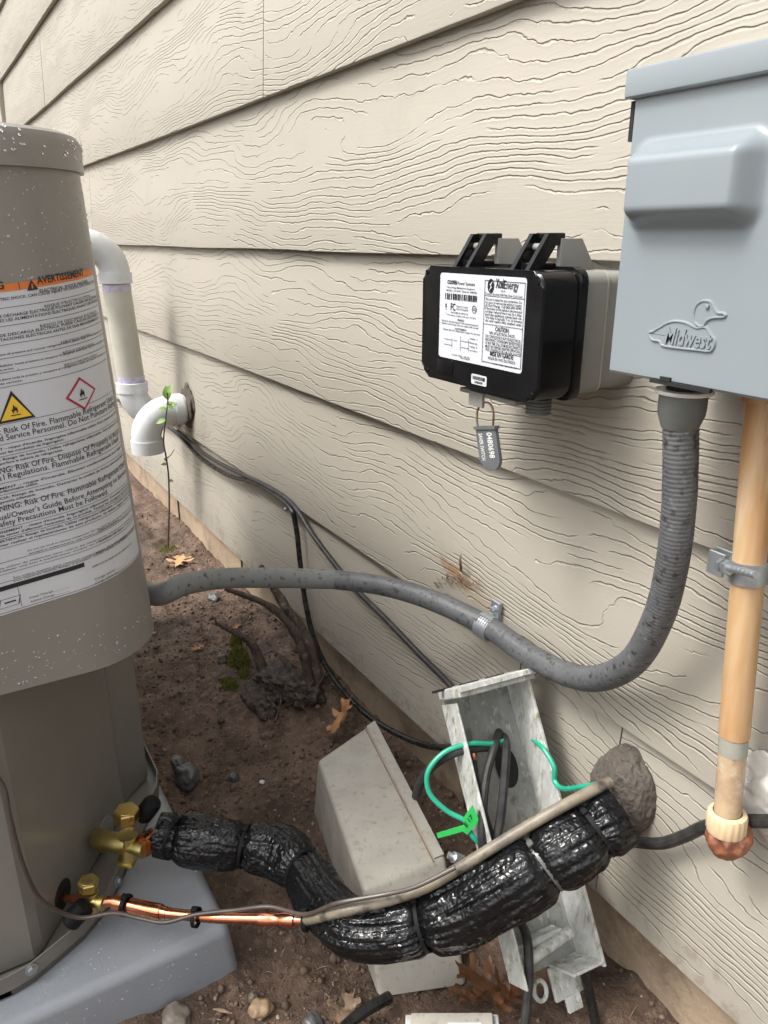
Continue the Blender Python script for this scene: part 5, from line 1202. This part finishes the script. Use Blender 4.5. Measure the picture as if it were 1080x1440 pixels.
# ---------------------------------------------------------------- shrub stump
stp = thing('shrub_stump', 'cut-back shrub stump with dark gnarled roots and leaning branches beside the foundation', 'stump', (-1.09, -.06, .0))
cS = Vector((-1.09, -.06, .012)); zS = depth(cS)
mb = MB()
def rootf(v): return 1 + noise.noise(v * 2.2 + Vector((2, 0, 0))) * .35 + noise.noise(v * 5.5) * .28 + abs(noise.noise(v * 11)) * .22 + noise.noise(v * 24) * .08
mb.sphere(G(392, 955, .02), (.050, .034, .020), 5, rootf); mb.sphere(G(425, 970, .02), (.036, .030, .026), 5, lambda v: rootf(v + Vector((3, 1, 0)))); mb.sphere(G(365, 985, .005), (.05, .022, .016), 4, lambda v: rootf(v + Vector((5, 1, 2))))
obj('root_mass', mb, MAT['root'], stp, 80)
def bark(L, t, r, u): return r * (1 + .28 * noise.noise((L * 40, math.cos(t) * 1.6, math.sin(t) * 1.6)) + .14 * noise.noise((L * 120, math.cos(t) * 4, math.sin(t) * 4)))
zb2 = depth(G(440, 975, .02))
for lst, rad in (
    ([(436, 972, 0), (428, 925, -.01), (415, 890, -.015), (392, 862, -.02), (360, 843, -.025), (316, 828, -.03)], [.011, .0085, .0075, .0065, .005, .0035]),
    ([(444, 962, .01), (438, 915, .02), (420, 880, .03), (398, 848, .04), (378, 815, .05), (366, 796, .055)], [.012, .0105, .009, .008, .0065, .005]),
    ([(368, 940, -.03), (358, 912, -.035), (344, 897, -.04), (324, 886, -.04), (304, 876, -.045)], [.009, .0075, .006, .0048, .003]),
    ([(306, 880, -.045), (301, 868, -.045)], [.003, .0012]),
    ([(416, 880, .03), (408, 872, .02), (402, 855, .01)], [.006, .005, .003]),
    ([(420, 985, 0), (446, 965, -.01), (458, 945, -.012)], [.003, .0024, .0012])):
    obj('branch', MB().tube([S(x, y, zb2 + d) for x, y, d in lst], rad, 14, 10, bark), MAT['bark'], stp, 80)
rt = random.Random(14)
for k in range(16):
    a_ = rt.uniform(0, 6.3); c = G(rt.uniform(350, 455), rt.uniform(920, 1000), .012); d = Vector((math.cos(a_), math.sin(a_) * .6, rt.uniform(-.05, .5))).normalized() * rt.uniform(.03, .075)
    obj('twig', MB().tube([c - d * .4, c + Vector((rt.gauss(0, .006), rt.gauss(0, .004), .006)), c + d * .6], [rt.uniform(.0012, .0026), .0016, .0006], 6, 4, bark), MAT['bark'], stp, 80)
# moss
mb = MB(); rm = random.Random(8)
for px_, py_, r, h, n in ((336, 930, .026, .030, 1600), (322, 962, .018, .010, 700), (332, 905, .014, .026, 500), (345, 950, .014, .014, 500)):
    c = G(px_, py_, .006)
    for k in range(n):
        a_ = rm.uniform(0, 6.3); q = math.sqrt(rm.random()); p = c + Vector((math.cos(a_) * q * r, math.sin(a_) * q * r * .8, h * (1 - q * q) * rm.uniform(.6, 1.1) - .003))
        d = Vector((rm.gauss(0, .5), rm.gauss(0, .5), 1)).normalized() * rm.uniform(.004, .009); s_ = Vector((rm.gauss(0, 1), rm.gauss(0, 1), 0)).normalized() * .0011; s2 = d.cross(s_).normalized() * .0011
        mb.add([p - s_, p + s_, p + s2, p + d], [(0, 1, 3), (1, 2, 3), (2, 0, 3)])
    mb.sphere(c + Vector((0, 0, h * .1)), (r * .7, r * .6, h * .55), 3, lambda v: 1 + noise.noise(v * 3) * .4)
single('moss_clump', mb, MAT['moss'], 'olive green moss cushion against the stump by a cut branch', 'moss', 60)

# ---------------------------------------------------------------- seedling
sd_ = thing('seedling', 'spindly seedling with a few fresh green leaves standing before the white elbow', 'seedling', G(236, 774, 0.015))
q0 = G(236, 774, .015); zq = depth(q0)
stem = [(236, 776), (237, 745), (238, 710), (237, 670), (234, 645), (230, 620), (233, 590), (236, 565), (235, 552)]
sp = [S(x, y, zq - .25 * (k / 8)) for k, (x, y) in enumerate(stem)]
obj('stem', MB().tube(sp, [.0026, .0024, .0022, .002, .0019, .0018, .0016, .0014, .001], 8, 4), MAT['stem'], sd_)
obj('twig', MB().tube([sp[4], S(240, 640, zq - .13), S(245, 632, zq - .135)], [.0013, .001, .0008], 6, 3), MAT['stem'], sd_)
obj('twig', MB().tube([sp[5], S(226, 612, zq - .16), S(229, 600, zq - .17)], [.0013, .001, .0008], 6, 3), MAT['stem'], sd_)
_q = MB(); _q.tube(sp, .001, 3, 6); _dense = _q.path
def leafmesh(p, d, nrm, L, wd, curl=.2, n=6):
    d = d.normalized(); s_ = d.cross(nrm).normalized(); nrm = s_.cross(d); vs = []; fs = []
    for k in range(n + 1):
        t = k / n; wv = wd * math.sin(math.pi * min(1, t * .97 + .03)) ** .8 * (1 - .25 * t); c = p + d * L * t - nrm * L * curl * t * t
        vs += [c - s_ * wv + nrm * wv * .25, c, c + s_ * wv + nrm * wv * .25]
    for k in range(n): a_ = k * 3; fs += [(a_, a_ + 1, a_ + 4, a_ + 3), (a_ + 1, a_ + 2, a_ + 5, a_ + 4)]
    return vs, fs
for x, y, L, ang in ((235, 562, .030, 95), (238, 553, .022, 60), (244, 572, .024, 20), (232, 577, .018, 170), (230, 592, .022, 200), (240, 570, .016, 320), (226, 655, .014, 180), (236, 676, .012, 0), (228, 650, .010, 120), (243, 575, .015, 60)):
    a_ = math.radians(ang); d = RT * math.cos(a_) - DN * math.sin(a_) - FW * .3
    obj('leaf', MB().add(*leafmesh(min(_dense, key=lambda p: math.hypot(proj(p)[0] - x, proj(p)[1] - y)), d, -FW + Vector((0, 0, .6)), L, L * .34)), MAT['leafgreen'], sd_, 60)
mb = MB()
for k in range(300):
    a_ = rm.uniform(0, 6.3); q = math.sqrt(rm.random()) * .022; p = q0 + Vector((math.cos(a_) * q, math.sin(a_) * q, .002)); d = Vector((rm.gauss(0, .7), rm.gauss(0, .7), 1)).normalized() * rm.uniform(.005, .014); s_ = Vector((rm.gauss(0, 1), rm.gauss(0, 1), 0)).normalized() * .0008
    mb.add([p - s_, p + s_, p + d], [(0, 1, 2)])
obj('base_moss', mb, MAT['moss'], sd_, 60, kind='stuff')

# ---------------------------------------------------------------- fallen leaves
OAK = [(0, -.5), (.03, -.32), (.16, -.34), (.24, -.24), (.12, -.16), (.10, -.06), (.30, .0), (.42, .12), (.22, .10), (.12, .10), (.14, .20), (.30, .34), (.24, .38), (.10, .30), (.06, .42), (0, .52)]
OAK = OAK + [(-x * .95, y + .02) for x, y in OAK[1:-1][::-1]]
def oak(px, py, L, ang, mat, label, curl=.25, z=None, tilt=(0, 0), seed=1, group=None):
    p = G(px, py, 0); p.z = gh(p.x, p.y) + .004 if z is None else z
    if z is not None: p = G(px, py, z)
    b = bmesh.new(); outl = smoothpoly(OAK, 3); vs = [b.verts.new((x, y, 0)) for x, y in outl]; f = b.faces.new(vs)
    bmesh.ops.triangulate(b, faces=[f]); bmesh.ops.subdivide_edges(b, edges=b.edges[:], cuts=2, use_grid_fill=True)
    a_ = math.radians(ang); M_ = Matrix.Rotation(a_, 3, 'Z') @ Matrix.Rotation(math.radians(tilt[0]), 3, 'X') @ Matrix.Rotation(math.radians(tilt[1]), 3, 'Y')
    mb = MB()
    for v in b.verts:
        x, y = v.co.x, v.co.y; zz = curl * (x * x * 1.4 + y * y * .5) + noise.noise((x * 5, y * 5, seed)) * .07 + noise.noise((x * 12, y * 12, seed + 5)) * .02
        v.co = p + M_ @ Vector((x * L, y * L, zz * L))
    r_ = bmesh.ops.solidify(b, geom=b.faces[:], thickness=.0004)
    mb.bm(b); return single('oak_leaf', mb, mat, label, 'leaf', 60, group)
oak(478, 1010, .078, 20, MAT['leaf_tan'], 'glossy tan oak leaf lying against the foundation above the beige cover', .30, z=.030, tilt=(38, -32), seed=2)
oak(252, 792, .085, 60, MAT['leaf_pale'], 'pale orange oak leaf on the soil next to the seedling', .12, seed=3)
oak(279, 912, .032, 200, MAT['leaf_tan'], 'little tan oak leaf lying in the middle of the bare soil', .4, seed=4)
oak(330, 880, .022, 30, MAT['leaf_tan'], 'tiny tan leaf scrap behind the cut branch of the stump', .4, seed=6)
oak(411, 888, .024, 170, MAT['leaf_tan'], 'small orange leaf caught on the leaning branches of the stump', .3, z=.07, tilt=(60, 20), seed=7)
oak(682, 1385, .070, 120, MAT['leaf_dark'], 'soggy dark brown leaf folded beneath the lichened tray', .5, z=.018, tilt=(15, 10), seed=8)
oak(712, 1398, .060, 20, MAT['leaf_dark'], 'crumpled dark brown leaf touching the drop cable below the tray', .6, z=.014, tilt=(-15, 15), seed=9)
oak(655, 1400, .050, 300, MAT['leaf_dark'], 'dark brown leaf half under the lower end of the beige cover', .5, z=.010, tilt=(10, -20), seed=10)
oak(488, 1412, .048, 220, MAT['leaf_dry'], 'curled dry grey-brown leaf on soil left of the small plate', .7, seed=11)
def stone(px, py, r, mat, name, label, seed, up=.3, group=None):
    c = G(px, py, 0); c.z = gh(c.x, c.y) + r[2] * up
    o = single(name, MB().sphere(c, r, 4, lambda v: 1 + noise.noise(v * 1.5 + Vector((seed, 0, 0))) * .32 + noise.noise(v * 4 + Vector((0, seed, 0))) * .08), mat, label, 'stone', 70)
    return o
stone(262, 1078, (.024, .017, .016), MAT['stone'], 'dark_stone', 'wet blackish stone in the hollow beside the heat pump', 3, .45)
stone(250, 1062, (.020, .010, .008), MAT['stone'], 'flat_stone', 'flat dark sliver of stone behind the wet blackish stone', 7, .5)
stone(328, 1084, (.0085, .008, .0075), MAT['stone'], 'round_pebble', 'round charcoal pebble alone on the open soil', 9, .5)
stone(313, 932, (.011, .010, .012), MAT['pebble'], 'smooth_pebble', 'smooth brown pebble touching the moss by the stump', 12, .5)
stone(300, 836, (.020, .012, .010), MAT['stone'], 'slate_stone', 'dark slate stone on soil under the grey conduit', 15, .4)
stone(366, 1410, (.0105, .012, .008), MAT['stone_tan'], 'tan_stone', 'tan broken stone on soil below the pad corner', 18, .6)
stone(440, 1432, (.014, .010, .008), MAT['stone'], 'grey_stone', 'flat grey stone near the dry curled leaf', 21, .5)
stone(246, 1425, (.018, .013, .007), MAT['pebble'], 'sunken_stone', 'sunken dark brown stone against the pad edge', 24, .3)
stone(355, 1392, (.006, .005, .005), MAT['pebble'], 'small_pebble', 'small brown pebble just beside the tan broken stone', 27, .5)
stone(368, 1090, (.004, .004, .003), MAT['caulk'], 'pale_pebble', 'tiny pale pebble on bare soil right of the round charcoal pebble', 30, .5)
# black stub of cable lying on the soil at the bottom
p = [G(470, 1462, .012), G(490, 1440, .012), G(515, 1420, .012), G(548, 1402, .008)]
single('ground_cable', MB().tube(p, .006, 10, 6), MAT['cable'], 'black cable end lying on the soil pointing under the beige cover', 'cable')
single('pale_splinter', MB().tube([G(300, 1419, .006), G(312, 1421, .008), G(326, 1425, .006)], [.0006, .0018, .0006], 6, 4), MAT['straw'], 'pale pointed wood splinter on soil beside the pad', 'splinter')
